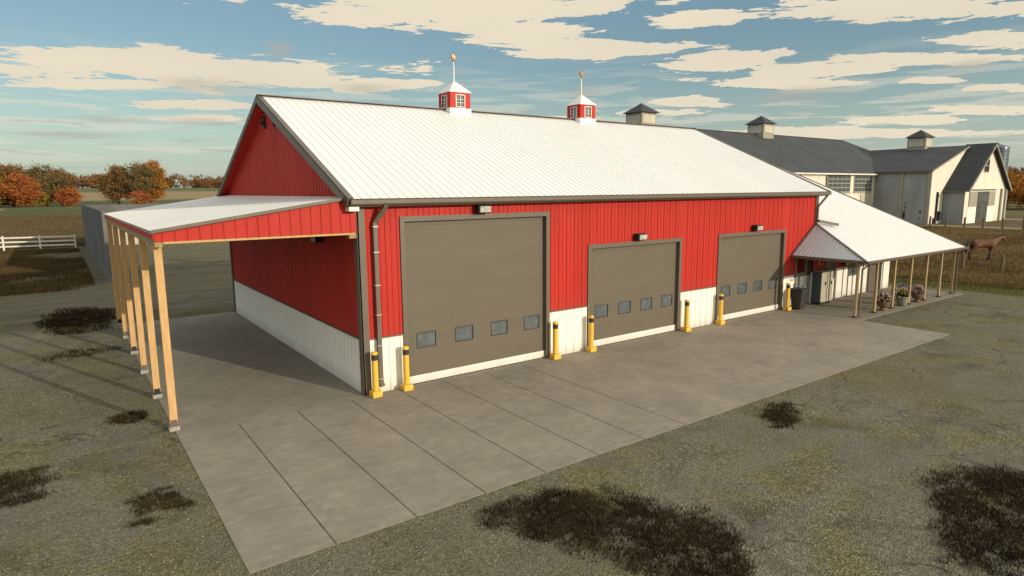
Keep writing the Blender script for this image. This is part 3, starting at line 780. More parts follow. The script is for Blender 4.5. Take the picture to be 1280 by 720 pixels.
sheet(pw, (EX, D, 0), (-1, 0, 0), V, (0, 1, 0), prof(0, EX-LW, .4), WN+.04, 4.3)
sheet(pw2, (EX, D, 0), (-1, 0, 0), V, (0, 1, 0), prof(0, EX-LW, .4), 0, WN)
pwo = pw.build('porch_wall', M_red, barn); split_build(pw2, 'porch_wainscot', M_white, pwo)
tt = MB()
for a, b in ((28.05, 28.1), (29.15, 29.22), (30.68, 30.75), (33.14, 33.2), (30.1, 30.13), (32.55, 32.58)): tt.box(a, b, -.035, -.0, 0, WN)
tt.box(29.22, 30.68, -.036, 0, WN, WN+.04); tt.box(32.05, 33.14, -.036, 0, WN, WN+.04); tt.box(34.95, EX, -.036, 0, WN, WN+.04)
MB().box(26.02, 26.42, -.06, 0, 0, 3.0).build('corner_column', M_dark, pwo)
split_build(tt, 'porch_trim', M_trim, pwo)
MB().box(34.62, 34.95, -.05, 0.0, 0, 2.5).build('door_jamb', M_dark, pwo)
for a, b in ((28.0, 29.15), (30.75, 32.05)):
    f = MB()
    f.box(a, a+.07, -.05, .05, 1.2, 2.33).box(b-.07, b, -.05, .05, 1.2, 2.33).box(a+.07, b-.07, -.05, .05, 1.2, 1.3).box(a+.07, b-.07, -.05, .05, 2.23, 2.33).box(a+.07, b-.07, -.04, .04, 1.74, 1.79)
    fo = f.build('porch_window', M_frame, pwo)
    MB().box(a+.07, b-.07, .0, .01, 1.3, 2.23).build('pane', M_glass, fo)
# entrance doors
dd = MB().box(24.85, 24.95, -.05, .05, .0, 2.75).box(25.92, 26.02, -.05, .05, 0, 2.75).box(24.95, 25.92, -.05, .05, 2.65, 2.75)
dd.box(24.95, 25.92, -.02, .03, 0, 1.0).box(24.95, 25.03, -.021, .031, 1.0, 2.65).box(25.84, 25.92, -.021, .031, 1.0, 2.65).box(25.03, 25.84, -.019, .03, 1.78, 1.85)
do = dd.build('entrance_door', M_frame, barn)
MB().box(25.03, 25.84, .0, .01, 1.0, 1.78).box(25.03, 25.84, .0, .01, 1.85, 2.65).build('glazing', M_glassl, do)
MB().box(25.78, 25.84, -.08, -.02, 1.0, 1.15).build('handle', M_steel, do)
MB().box(24.35, 24.85, -.02, .0, 1.3, 1.6).build('notice_board', M_white, barn)
q = MB()
for i, (x, m) in enumerate(((24.42, 0), (24.55, 1), (24.67, 0))): q.box(x, x+.07, -.03, -.022, 1.48, 1.58)
q.build('notice_marks', M_red, barn)
MB().box(33.22, 34.60, .0, .03, 0, 2.43).build('side_door', M_door, barn)
wall_lamp(30.05, -.03, 2.02, 0, .8)
MB().box(27.15, 27.28, -.09, -.02, 2.15, 2.4).build('wall_socket_box', M_lock, barn)

# ------------------------------------------------------------------ yard objects
def bollard(loc, label):
    o = empty('bollard', loc, label, 'bollard', 'yellow bollards guarding the garage doors')
    x, y, z = loc
    MB().box(x-.165, x+.165, y-.165, y+.165, 0.0, .19).build('base_block', M_yellow, o, bevel=.02)
    MB().tube([(x, y, .20), (x, y, 1.20)], .10, 20).build('shaft', M_yellow, o, smooth=False)
    MB().tube([(x, y, 1.20), (x, y, 1.38)], .104, 20).build('black_band', M_blackband, o)
    MB().lathe([(.105, 1.38), (.107, 1.42), (.095, 1.46), (.05, 1.475)], (x, y, 0), 20).build('cap', M_yellow, o)
    return o
bl = [(.22, -.32, 'yellow bollard at the barn corner, in front of the downspout'),
      (1.32, -.30, 'yellow bollard at the left jamb of the tallest garage door'),
      (7.68, -.30, 'yellow bollard at the right jamb of the tallest garage door'),
      (9.56, -.30, 'yellow bollard at the left jamb of the middle garage door'),
      (15.50, -.30, 'yellow bollard at the right jamb of the middle garage door'),
      (18.02, -.30, 'yellow bollard at the left jamb of the far garage door'),
      (23.78, -.32, 'yellow bollard beside the wheelie bin by the porch')]
b0 = bollard((bl[0][0], bl[0][1], 0), bl[0][2])
for x, y, lab in bl[1:]:
    c = copy_tree(b0); c.location = (x, y, 0); c['label'] = lab
    c.rotation_euler.z = random.uniform(-.05, .05)
# wheelie bin
bn = empty('rubbish_bin', (24.44, -.55, 0), 'dark grey wheeled rubbish bin standing beside the last yellow bollard', 'bin')
x, y = 24.44, -.55
b = MB(); b.add([(x-.24, y-.24, .06), (x+.24, y-.24, .06), (x+.24, y+.26, .06), (x-.24, y+.26, .06), (x-.31, y-.34, 1.06), (x+.31, y-.34, 1.06), (x+.31, y+.32, 1.06), (x-.31, y+.32, 1.06)],
                [(3, 2, 1, 0), (4, 5, 6, 7), (0, 1, 5, 4), (1, 2, 6, 5), (2, 3, 7, 6), (3, 0, 4, 7)])
b.build('body', M_bin, bn, bevel=.03)
l = MB(); l.add([(x-.33, y-.38, 1.06), (x+.33, y-.38, 1.06), (x+.33, y+.34, 1.06), (x-.33, y+.34, 1.06), (x-.30, y-.33, 1.13), (x+.30, y-.33, 1.13), (x+.30, y+.30, 1.16), (x-.30, y+.30, 1.16)],
                [(3, 2, 1, 0), (4, 5, 6, 7), (0, 1, 5, 4), (1, 2, 6, 5), (2, 3, 7, 6), (3, 0, 4, 7)])
l.build('lid', M_bin, bn, bevel=.015)
MB().tube([(x-.28, y+.38, 1.04), (x+.28, y+.38, 1.04)], .018, 8).build('handle', M_dark, bn)
for s in (-1, 1): MB().tube([(x+s*.22, y+.24, .10), (x+s*.28, y+.24, .10)], .10, 14).build('wheel', M_dark, bn)
# lockers
for i, (x0, lab) in enumerate(((26.66, 'beige metal locker nearest the entrance door under the porch'), (27.30, 'beige metal locker beside the first porch window'))):
    lo_ = empty('metal_locker', (x0+.31, -.33, .004), lab, 'locker', 'metal lockers under the porch')
    MB().box(x0, x0+.61, -.55, -.08, .08, 1.86).build('cabinet', M_locks, lo_, bevel=.01)
    MB().box(x0+.02, x0+.59, -.57, -.552, .14, 1.80).build('door', M_lock, lo_)
    MB().box(x0+.38, x0+.48, -.60, -.572, 1.08, 1.26).build('handle', M_dark, lo_)
    MB().box(x0-.01, x0+.62, -.58, -.06, 1.86, 1.90).build('top_panel', M_lock, lo_)
    MB().box(x0+.03, x0+.58, -.53, -.10, .005, .08).build('plinth', M_dark, lo_)
# planters
def blossoms(cx, cy, z, r, n, cols, seed):
    g = np.random.default_rng(seed); res = []
    for c, mt in cols:
        V_ = []; F_ = []
        for i in range(n):
            a = g.uniform(0, 2*math.pi); e = g.uniform(.1, 1.5)
            p = np.array([cx+r*math.cos(a)*math.cos(e), cy+r*math.sin(a)*math.cos(e), z+r*1.2*math.sin(e)])+g.normal(0, .02, 3)
            for q in range(5):
                t1 = g.normal(0, 1, 3); t1 /= np.linalg.norm(t1); t2 = np.cross(t1, g.normal(0, 1, 3)); t2 /= np.linalg.norm(t2)
                s = .032; o = len(V_)
                V_ += [p, p+(t1+t2*.6)*s, p+t1*s*1.5, p+(t1-t2*.6)*s]; F_.append((o, o+1, o+2, o+3))
        res.append((V_, F_, mt))
    return res
P_pink = mat('pink_petals', (.62, .28, .30), .7, .1, 20, island=.3); P_wht = mat('cream_petals', (.66, .58, .52), .7, .1, 20, island=.2)
P_yel = mat('yellow_petals', (.62, .46, .06), .7, .1, 20, island=.2); P_pur = mat('purple_petals', (.14, .10, .26), .7, .1, 20, island=.3)
def planter(cx, cy, kind, lab, seed):
    o = empty('planter', (cx, cy, .004), lab, 'planter', 'flower planters along the porch')
    if kind == 'urn':
        MB().lathe([(.20, .004), (.22, .03), (.17, .07), (.11, .13), (.12, .17), (.24, .24), (.30, .36), (.33, .46), (.34, .50), (.31, .51), (.29, .47)], (cx, cy, 0), 24).build('bowl', M_clay, o, smooth=True)
    else:
        MB().lathe([(.18, .004), (.21, .03), (.27, .18), (.31, .34), (.32, .46), (.34, .48), (.34, .53), (.31, .53), (.29, .47)], (cx, cy, 0), 24).build('pot', M_stone, o, smooth=True)
    g = np.random.default_rng(seed); r = .32
    V_ = []; F_ = []
    for i in range(420):
        a = g.uniform(0, 2*math.pi); e = g.uniform(-.1, 1.5); rr = r*g.uniform(.4, 1.0)
        p = np.array([cx+rr*math.cos(a)*math.cos(e), cy+rr*math.sin(a)*math.cos(e), .52+rr*1.25*math.sin(e)])
        t1 = g.normal(0, 1, 3); t1 /= np.linalg.norm(t1); t2 = np.cross(t1, g.normal(0, 1, 3)); t2 /= np.linalg.norm(t2); s = .06; o_ = len(V_)
        V_ += [p-t1*s, p+t2*s*.5, p+t1*s, p-t2*s*.5]; F_.append((o_, o_+1, o_+2, o_+3))
    arrays('foliage', V_, F_, L_green, o)
    cols = [(0, P_pink), (0, P_wht)] if kind == 'urn' else [(0, P_yel), (0, P_pur)]
    for k, (v, f, m_) in enumerate(blossoms(cx, cy, .54 if kind == 'urn' else .52, .36, 80, cols, seed+9)):
        if kind != 'urn' and k == 1:
            v = [p*np.array([1, 1, 1])+np.array([-.12, 0, .22]) for p in v]
        arrays('blossoms', v, f, m_, o)
planter(27.62, -3.46, 'urn', 'footed brown urn of pink flowers, nearest the porch corner post', 1)
planter(29.85, -3.46, 'pot', 'round grey pot of yellow and purple flowers between porch posts', 2)
planter(31.75, -3.46, 'urn', 'footed brown urn of pink flowers, farthest along the porch', 3)

# ------------------------------------------------------------------ concrete bunker and white fence to the north
bk = empty('silage_bunker', (5, 58, 0), 'tall grey concrete silage bunker walls beyond the lean-to', 'bunker')
MB().box(-4.75, -4.5, 36.3, 75.5, -.1, 5.2).build('side_wall', M_conw, bk)
MB().box(-4.49, 34, 75.0, 75.5, -.1, 3.4).build('back_wall', M_conl, bk)
MB().box(-4.49, 34, 75.0, 75.5, 3.41, 5.1).build('weathered_band', M_conw, bk)
MB().box(33.6, 34, 45, 74.98, -.1, 5.2).build('side_wall', M_conw, bk)
fn = empty('rail_fence', (-5.8, 73.6, 0), 'white three-rail wooden fence ending beside the concrete bunker', 'fence')
A = Vector((-5.8, 73.6, 0)); dv = Vector((-3.42, .70, 0))
for i in range(8):
    p = A+dv*i
    MB().box(p.x-.09, p.x+.09, p.y-.09, p.y+.09, -.1, 1.68).build('post', M_fence, fn)
for z in (.45, .95, 1.45):
    MB().bar(A+Vector((0, -.10, z)), A+dv*7+Vector((0, -.10, z)), .05, .17).build('rail', M_fence, fn)

# ------------------------------------------------------------------ pasture fences
def wire_fence(pts, h, label, cat='fence'):
    o = empty('wire_fence', pts[0], label, cat)
    tops = []
    for i, p in enumerate(pts):
        lx, ly = random.uniform(-.05, .05), random.uniform(-.05, .05)
        zb = float(gz(p[0], p[1]))
        MB().tube([(p[0], p[1], zb-.1), (p[0]+lx*.5, p[1]+ly*.5, zb+h*.5), (p[0]+lx, p[1]+ly, zb+h*random.uniform(.94, 1.04))], [.14, .135, .12], 8).build('post', M_postw, o)
        tops.append((p[0]+lx*.6, p[1]+ly*.6, zb))
    for k in (.45, .8):
        MB().tube([(a[0]-.14, a[1], a[2]+h*k) for a in tops], .003, 4).build('wire', M_steel, o)
wire_fence([(50.5, -1.8-2.54+2.54*i, 0) for i in range(0, 8)], 1.42, 'weathered wire fence running between the horse and the porch')
wire_fence([(96, 20.55, .7), (96, 18.5, .7), (96, 16.2, .7), (96, 14.0, .7), (96, 11.75, .7), (96, 9.5, .7), (96, 7.2, .7), (96, 5, .7)], 1.5, 'row of brown wooden fence posts along the white farmhouse barn')

# ------------------------------------------------------------------ white barn in the distance
wb = empty('white_barn', (100, 33, .7), 'white plastered L-shaped barn with dark metal roofs and three cupolas', 'barn')
G0 = .5
w = MB()
# long hall A
AX0, AY0, AY1, AEZ, ARY, ARZ = 30, 31.3, 52.7, 8.8, 42.0, 15.0
w.add([(AX0, AY0, G0-.8), (101.8, AY0, G0-.8), (101.8, AY0, AEZ), (AX0, AY0, AEZ)], [(0, 1, 2, 3)])
w.add([(AX0, AY0, G0-.8), (AX0, AY1, G0-.8), (AX0, AY1, AEZ), (AX0, ARY, ARZ-.2), (AX0, AY0, AEZ)], [(4, 3, 2, 1, 0)])
w.add([(AX0, AY1, G0-.8), (123.5, AY1, G0-.8), (123.5, AY1, AEZ), (AX0, AY1, AEZ)], [(3, 2, 1, 0)])
w.add([(123.5, 31, G0-.8), (123.5, AY1, G0-.8), (123.5, AY1, AEZ), (123.5, 31, AEZ)], [(0, 1, 2, 3)])
w.build('hall_wall', M_stucco, wb)
r = MB(); ov = .5
sA = (ARZ-AEZ)/(ARY-AY0)
e0, ez = AY0-ov, AEZ-ov*sA
XH = 111.5
r.add([(AX0-ov, e0, ez), (124, e0, ez), (XH, ARY, ARZ), (AX0-ov, ARY, ARZ), (124, AY1+ov, ez), (AX0-ov, AY1+ov, ez)],
      [(0, 1, 2, 3), (1, 4, 2), (3, 2, 4, 5)])
ra = r.build('hall_roof', M_roofd, wb)
MB().bar((AX0-ov, e0, ez-.06), (101.6, e0, ez-.06), .08, .22).build('gutter', M_stucco, ra)
MB().bar((AX0-ov, ARY, ARZ+.02), (XH, ARY, ARZ+.02), .3, .06).build('ridge_cap', M_trim, ra)
# hall windows
for (a, b) in ((86.9, 93.6), (94.9, 100.6)):
    MB().box(a, b, AY0-.02, AY0-.01, 5.75, 8.35).build('pane', M_glass, wb)
    f = MB(); cols = 5; 
    for i in range(cols+1): x = a+(b-a)*i/cols; f.box(x-.05, x+.05, AY0-.08, AY0-.021, 5.75, 8.35)
    for i in range(5): z = 5.75+2.6*i/4; f.box(a-.1, b+.1, AY0-.09, AY0-.079, z-.07, z+.07)
    f.box(a-.15, b+.15, AY0-.14, AY0-.0, 5.58, 5.68)
    f.build('window_frame', M_fadew, wb)
MB().box(97.2, 100.8, AY0-.09, AY0-.0, G0-.5, 5.5).build('board_door', M_conl, wb)
MB().bar((86.4, AY0-.1, 8.5), (86.4, AY0-.1, .7), .12, .12, (0, 1, 0)).build('downspout', M_trim, wb)
# wing B (ridge along Y) with its lower gabled front C
BX0, BY0, BEZ, BRX, BRZ, CX1, CEZ, CY0, CX0 = 101.8, 23.0, 9.0, 115.2, 13.1, 123.8, 6.1, 20.0, 106.4
sB = (BRZ-BEZ)/(BRX-BX0); sC = (BRZ-CEZ)/(CX1-BRX)
w = MB()
w.add([(BX0, BY0, G0-.5), (BX0, 31.3, G0-.5), (BX0, 31.3, BEZ), (BX0, BY0, BEZ)], [(0, 3, 2, 1)])
w.add([(CX0, CY0, G0-.5), (CX0, BY0, G0-.5), (CX0, BY0, CEZ), (CX0, CY0, CEZ)], [(0, 3, 2, 1)])
split_build(w, 'sheet_wall', M_stuccoshade, wb)
w = MB()
w.add([(BX0, BY0, G0-.5), (CX1, BY0, G0-.5), (CX1, BY0, CEZ), (BRX, BY0, BRZ-.15), (BX0, BY0, BEZ)], [(0, 1, 2, 3, 4)])
w.add([(CX0, CY0, G0-.5), (CX1, CY0, G0-.5), (CX1, CY0, CEZ), (BRX, CY0, BRZ-.15), (CX0, CY0, CEZ)], [(0, 1, 2, 3, 4)])
w.add([(CX1, CY0, G0-.5), (CX1, 31.3, G0-.5), (CX1, 31.3, CEZ), (CX1, CY0, CEZ)], [(0, 1, 2, 3)])
w.build('gable_wall', M_stucco, wb)
r = MB(); thb = math.atan(sB); Lb = (BRX-BX0+.4)/math.cos(thb)
sheet(r, (BX0-.4, 42.5, BEZ-.4*sB), (0, -1, 0), (math.cos(thb), 0, math.sin(thb)), (-math.sin(thb), 0, math.cos(thb)), prof(0, 42.5-BY0+.2, .6, rw=.07, rh=.05), 0, Lb)
thc = math.atan(sC); Lc = (CX1-BRX+.45)/math.cos(thc)
sheet(r, (CX1+.45, CY0-.7, CEZ-.45*sC), (0, 1, 0), (-math.cos(thc), 0, math.sin(thc)), (math.sin(thc), 0, math.cos(thc)), prof(0, 23.7-.7, .6, rw=.07, rh=.05), 0, Lc)
rb = r.build('wing_roof', M_roofd, wb)
r = MB(); sheet(r, (CX0-.4, BY0+.6, CEZ-.4*sC), (0, -1, 0), (math.cos(thc), 0, math.sin(thc)), (-math.sin(thc), 0, math.cos(thc)), prof(0, BY0+.6-CY0+.7, .6, rw=.08, rh=.06), 0, (BRX-CX0+.4)/math.cos(thc))
rc = r.build('porch_gable_roof', M_roofd, wb)
MB().bar((CX0-.4, CY0-.7, CEZ-.4*sC-.12), (BRX, CY0-.7, BRZ-.12), .1, .26).bar((CX1+.45, CY0-.7, CEZ-.45*sC-.12), (BRX, CY0-.7, BRZ-.12), .1, .26).build('rake_board', M_fadew, rc)
MB().bar((BX0-.4, BY0-.2, BEZ-.4*sB-.1), (BRX, BY0-.2, BRZ-.1), .08, .2).build('rake_board', M_fadew, rb)
MB().bar((BX0-.42, BY0-.2, BEZ-.4*sB-.08), (BX0-.42, 31, BEZ-.4*sB-.08), .1, .22).build('gutter', M_trim, rb)
MB().bar((CX0-.42, CY0-.7, CEZ-.4*sC-.08), (CX0-.42, BY0, CEZ-.4*sC-.08), .1, .2).build('gutter', M_trim, rc)
# sliding doors on the shade-grey wall
for a, b in ((27.5, 30.9), (23.6, 26.9)):
    d = MB().box(BX0-.10, BX0-.02, a, b, G0-.1, 8.3).build('sliding_door', M_stuccoshade, wb)
    MB().box(BX0-.14, BX0-.101, a, a+.14, G0, 8.3).box(BX0-.14, BX0-.101, b-.14, b, G0, 8.3).box(BX0-.14, BX0-.101, a+.14, b-.14, 8.1, 8.3).build('frame', M_fadew, d)
MB().box(BX0-.2, BX0-.05, 26.95, 27.45, G0-.2, 8.9).box(BX0-.2, BX0-.02, 30.95, 31.25, G0-.2, 8.9).box(BX0-.2, BX0-.02, 23.0, 23.55, G0-.2, 8.9).build('pilaster', M_fadew, wb)
h = MB()
for y_, z_, s in ((26.4, 3.9, .12), (26.4, 3.3, .12), (26.5, 2.2, .3), (26.5, 1.8, .25), (24.2, 2.6, .18), (24.3, 1.6, .12), (26.45, 2.8, .12)): MB().box(BX0-.2, BX0-.10, y_-s*.5, y_+s*.5, z_-s, z_+s).build('door_fitting', M_dark, wb)
# gable front fittings
MB().box(111.4, 115.8, CY0-.10, CY0-.02, G0+.1, 5.6).build('front_door', M_darkdoor, wb)
MB().box(111.75, 115.45, CY0-.12, CY0-.101, 4.0, 5.2).box(113.0, 114.2, CY0-.12, CY0-.101, 1.6, 3.7).build('door_glass', M_glass, wb)
for a, b in ((108.0, 111.2), (116.0, 118.8)):
    MB().box(a, b, CY0-.12, CY0-.02, 3.3, 5.6).build('shutter', M_fadew, wb)
    MB().box(a-.3, b, CY0-.06, CY0-.01, G0-.1, 3.2).build('white_panel', M_white, wb)
MB().box(108.0, 118.8, CY0-.2, CY0-.05, 5.8, 5.98).build('sliding_rail', M_trim, wb)
MB().box(113.0, 115.1, CY0-.05, CY0-.01, 8.6, 10.75).build('window_frame', M_fadew, wb)
g_ = MB()
for x in (113.15, 114.12):
    for z in (8.75, 9.75): g_.box(x, x+.84, CY0-.07, CY0-.051, z, z+.86)
g_.build('window_pane', M_black, wb)
MB().box(121.2, 121.7, CY0-.25, CY0-.0, G0-.2, 6.0).box(123.2, 123.9, CY0-.25, CY0, G0-.2, 6.0).build('pilaster', M_fadew, wb)
ut = MB().box(103.9, 104.2, BY0-.25, BY0-.02, 1.0, 5.6).box(104.6, 105.3, BY0-.45, BY0-.02, 1.2, 2.6).box(103.3, 103.8, BY0-.35, BY0-.02, .5, 1.6).build('utility_box', M_dark, wb)
def far_cupola(cx, cy, zb, zt):
    s = 1.42
    c = MB().box(cx-s, cx+s, cy-s, cy+s, zb, zt).build('cupola', M_fadew, wb)
    f = MB()
    for sg in (-1, 1):
        f.box(cx-s+.25, cx+s-.25, min(cy+sg*s, cy+sg*(s+.05)), max(cy+sg*s, cy+sg*(s+.05)), zb+.9, zt-.3)
        f.box(min(cx+sg*s, cx+sg*(s+.05)), max(cx+sg*s, cx+sg*(s+.05)), cy-s+.25, cy+s-.25, zb+.9, zt-.3)
    f.build('louvre', M_conl, c)
    e = s+.38
    MB().add([(cx-e, cy-e, zt), (cx+e, cy-e, zt), (cx+e, cy+e, zt), (cx-e, cy+e, zt), (cx, cy, zt+1.35)], [(0, 1, 4), (1, 2, 4), (2, 3, 4), (3, 0, 4), (3, 2, 1, 0)]).build('cupola_roof', M_roofd, c)
far_cupola(57.8, 42, 14.2, 16.5); far_cupola(85.5, 42, 14.2, 16.5); far_cupola(115.2, 30.5, 12.4, 14.8)

# grain silo
sl = empty('grain_silo', (229.0, 54.4, .7), 'blue grey corrugated grain silo rising behind the white barn', 'silo')
pf = []
for i in range(44):
    z = .2+i*.4; pf += [(3.1, z), (3.16, z+.2)]
MB().lathe(pf+[(3.1, 18.0)], (229.0, 54.4, 0), 32).build('tank', mat('silo_sheet', (.10, .125, .16), .4, .15, .4, metal=.5), sl, smooth=False)
MB().lathe([(3.22, 18.0), (3.2, 18.1), (.5, 19.2), (.4, 19.5), (.1, 19.6)], (229.0, 54.4, 0), 32).build('dome', MATS['silo_sheet'], sl)
MB().bar((231.3, 51.9, .7), (231.3, 51.9, 18.4), .3, .3, (0, 1, 0)).build('ladder', M_steel, sl)

# ------------------------------------------------------------------ horse
hs = empty('horse', (58.3, 1.9, 0), 'bay horse with black legs walking through the dry pasture behind the fence', 'horse')
def skin_body(name, nodes, edges, m, parent, M4):
    me = bpy.data.meshes.new(name)
    me.from_pydata([tuple(M4 @ Vector(n[:3])) for n in nodes], edges, [])
    me.materials.append(m)
    o = bpy.data.objects.new(name, me); COL.objects.link(o); o.parent = parent; ORG[o.name] = ORG[parent.name]
    md = o.modifiers.new('skin', 'SKIN'); md.use_smooth_shade = True
    lay = me.skin_vertices[0].data if me.skin_vertices else None
    if lay is None:
        bpy.context.view_layer.objects.active = o
        import bmesh
        bm = bmesh.new(); bm.from_mesh(me); bm.verts.layers.skin.verify(); bm.to_mesh(me); bm.free()
        lay = me.skin_vertices[0].data
    for i, n in enumerate(nodes):
        kk = 1.32 if n[2] < .8 else (1.12 if n[0] < .9 else 1.0)
        r = n[3]*kk; lay[i].radius = (r, n[4]*kk); lay[i].use_root = (i == 0)
    s = o.modifiers.new('sub', 'SUBSURF'); s.levels = 2; s.render_levels = 2
    return o
hn = [(-.58, 0, 1.26, .30, .32), (-.2, 0, 1.20, .33, .34), (.20, 0, 1.18, .33, .34), (.52, 0, 1.22, .28, .34), (.78, 0, 1.38, .20, .28), (1.00, 0, 1.52, .15, .23), (1.18, 0, 1.64, .12, .17),
      (1.32, 0, 1.60, .11, .14), (1.48, 0, 1.42, .075, .095), (1.58, 0, 1.28, .06, .07), (-.84, 0, 1.28, .17, .20),
      (.56, .17, .98, .15, .16), (.66, .17, .62, .085, .09), (.60, .17, .32, .06, .06), (.66, .17, .06, .07, .065),
      (.50, -.17, .98, .15, .16), (.40, -.17, .62, .085, .09), (.30, -.17, .34, .06, .06), (.24, -.17, .06, .07, .065),
      (-.70, .18, 1.02, .20, .24), (-.60, .18, .76, .13, .14), (-.86, .18, .50, .075, .08), (-.82, .18, .26, .055, .055), (-.76, .18, .06, .07, .065),
      (-.70, -.18, 1.02, .20, .24), (-.78, -.18, .76, .13, .14), (-1.08, -.18, .54, .075, .08), (-1.08, -.18, .28, .055, .055), (-1.02, -.18, .06, .07, .065)]
he = [(0, 1), (1, 2), (2, 3), (3, 4), (4, 5), (5, 6), (6, 7), (7, 8), (8, 9), (0, 10), (3, 11), (11, 12), (12, 13), (13, 14), (3, 15), (15, 16), (16, 17), (17, 18), (0, 19), (19, 20), (20, 21), (21, 22), (22, 23), (0, 24), (24, 25), (25, 26), (26, 27), (27, 28)]
HM = Matrix.Rotation(rad(-34), 4, 'Z') @ Matrix.Scale(1.26, 4)
# bay coat with black lower legs, mixed by height above the ground
mh = bpy.data.materials.new('bay_coat_black_legs'); mh.use_nodes = True
t = NT(mh.node_tree); t.n.clear()
tc = t.node('ShaderNodeTexCoord').outputs['Object']; g = t.node('ShaderNodeNewGeometry').outputs['Position']
n = t.noise(tc, 2.2, 4)
c = t.mix(t.rng(n, .35, .65), (.15, .060, .028), (.075, .033, .018))
c = t.mix(t.rng(t.math('ADD', t.sep(tc)[2], t.math('MULTIPLY', n, .15)), .78, .62), c, (.012, .009, .008))
b = t.node('ShaderNodeBsdfPrincipled', ins={'Base Color': c, 'Roughness': .65, 'Specular IOR Level': .2})
t.l.new(b.outputs[0], t.node('ShaderNodeOutputMaterial').inputs[0])
skin_body('body', hn, he, mh, hs, HM)
def hpart(name, f, m):
    q = f(MB()); q.v = [tuple(HM @ Vector(v)+Vector((58.3, 1.9, 0))) for v in q.v]; q.build(name, m, hs, smooth=True)
hpart('tail', lambda q: q.tube([(-.98, 0, 1.42), (-1.14, 0, 1.34), (-1.24, .02, 1.05), (-1.24, .03, .7), (-1.20, .03, .48)], [.04, .07, .10, .08, .02], 8), M_mane)
hpart('mane', lambda q: q.tube([(.66, .0, 1.52), (.82, 0, 1.63), (1.0, 0, 1.73), (1.16, 0, 1.80), (1.30, 0, 1.76)], [.03, .07, .06, .05, .02], 8), M_mane)
for s in (-1, 1): hpart('ear', lambda q: q.tube([(1.22, s*.06, 1.72), (1.23, s*.07, 1.81), (1.25, s*.065, 1.90)], [.035, .035, .006], 6), M_horse)
hs.location.z = .0

# ------------------------------------------------------------------ vegetation
def rand_quads(P, size, g, asp=1.0):
    n = len(P)
    a = g.normal(size=(n, 3)); a /= np.linalg.norm(a, axis=1)[:, None]
    b = np.cross(a, g.normal(size=(n, 3))); b /= np.linalg.norm(b, axis=1)[:, None]
    s = (size*g.uniform(.6, 1.3, n))[:, None]
    V_ = np.stack([P-a*s, P+b*s*asp*.7, P+a*s, P-b*s*asp*.7], 1).reshape(-1, 3)
    return V_, np.arange(4*n).reshape(n, 4)
def crown_points(g, cx, cy, z0, z1, rx, nclump, nleaf):
    pts = []
    H = (z1-z0)/2; zc = (z0+z1)/2
    for i in range(nclump):
        d = g.normal(size=3); d /= np.linalg.norm(d); rr = g.uniform(.45, 1.0)**.6
        wz = d[2]*rr
        flare = 1.0 if wz > -.3 else .85
        c = np.array([cx+d[0]*rr*rx*flare, cy+d[1]*rr*rx*flare, zc+wz*H])
        sg = rx*g.uniform(.10, .20)
        pts.append(c+g.normal(size=(nleaf, 3))*sg*np.array([1, 1, .75]))
    return np.concatenate(pts)
def tree(x, y, h, w, lm, name, label, seed, nclump=70, nleaf=75, leaf=.30, z0f=.22, group=None, bare=False):
    g = np.random.default_rng(seed)
    zb = float(gz(x, y)); o = empty(name, (x, y, zb), label, 'tree', group)
    tr = MB(); th_ = h*.5
    lean_ = g.uniform(-.03, .03, 2)*h
    r0 = h*.022+.12
    tr.tube([(x, y, zb-.3), (x+lean_[0]*.3, y+lean_[1]*.3, zb+th_*.4), (x+lean_[0]*.7, y+lean_[1]*.7, zb+th_), (x+lean_[0], y+lean_[1], zb+h*.85)], [r0*1.25, r0, r0*.7, r0*.15], 8)
    for i in range(11):
        a = g.uniform(0, 2*math.pi); zz = zb+h*g.uniform(.2, .6); L_ = w*g.uniform(.5, .95)
        e = (x+math.cos(a)*L_, y+math.sin(a)*L_, zz+L_*g.uniform(.3, .9))
        mid = (x+math.cos(a)*L_*.45, y+math.sin(a)*L_*.45, zz+L_*.2)
        tr.tube([(x, y, zz), mid, e], [r0*.42, r0*.25, r0*.06], 5)
    tr.build('trunk', M_bark, o)
    P = crown_points(g, x, y, zb+h*z0f, zb+h, w, nclump, nleaf)
    v, f = rand_quads(P, leaf, g)
    arrays('crown', v, f, lm, o)
    return o
GW = 'autumn trees of the western wood edge'
# left wood edge  (pixel columns -> world at y about 400)
tree(-37, 392, 25.5, 8.5, L_olive, 'broadleaf_tree', 'tall olive brown tree at the left edge of the photo', 11, 90, 80, .42, .12, GW)
tree(-31, 386, 15, 6.0, L_yellow, 'broadleaf_tree', 'yellow leaved tree at the left edge of the wood', 12, 60, 70, .40, .08, GW)
tree(-24, 400, 22, 8.0, L_brown, 'broadleaf_tree', 'brown tree rising behind the red bushy tree', 13, 80, 80, .42, .12, GW)
tree(-20, 380, 15.5, 7.5, L_red, 'broadleaf_tree', 'rounded red orange tree, brightest at the wood edge', 14, 90, 85, .38, .04, GW)
tree(-10, 398, 21.5, 9.0, L_olive, 'broadleaf_tree', 'broad olive tree right of the red one', 15, 95, 80, .42, .14, GW)
tree(-3, 404, 19, 7.0, L_brown, 'broadleaf_tree', 'brown tree at the right end of the wood edge', 16, 70, 75, .42, .14, GW)
tree(0, 384, 9.0, 5.6, L_red, 'broadleaf_bush', 'low red orange bush at the right end of the wood', 17, 60, 70, .34, .02)
tree(-46, 420, 27, 9, L_brown, 'broadleaf_tree', 'brown tree just beyond the left edge of the wood', 18, 80, 70, .45, .12, GW)
tree(-14, 392, 8, 6, L_yellow, 'broadleaf_bush', 'yellow green undergrowth bush below the broad olive tree', 19, 40, 60, .34, .02)
tree(-34, 378, 7, 6, L_brown, 'broadleaf_bush', 'low brown bush at the foot of the yellow tree', 20, 40, 60, .34, .02)
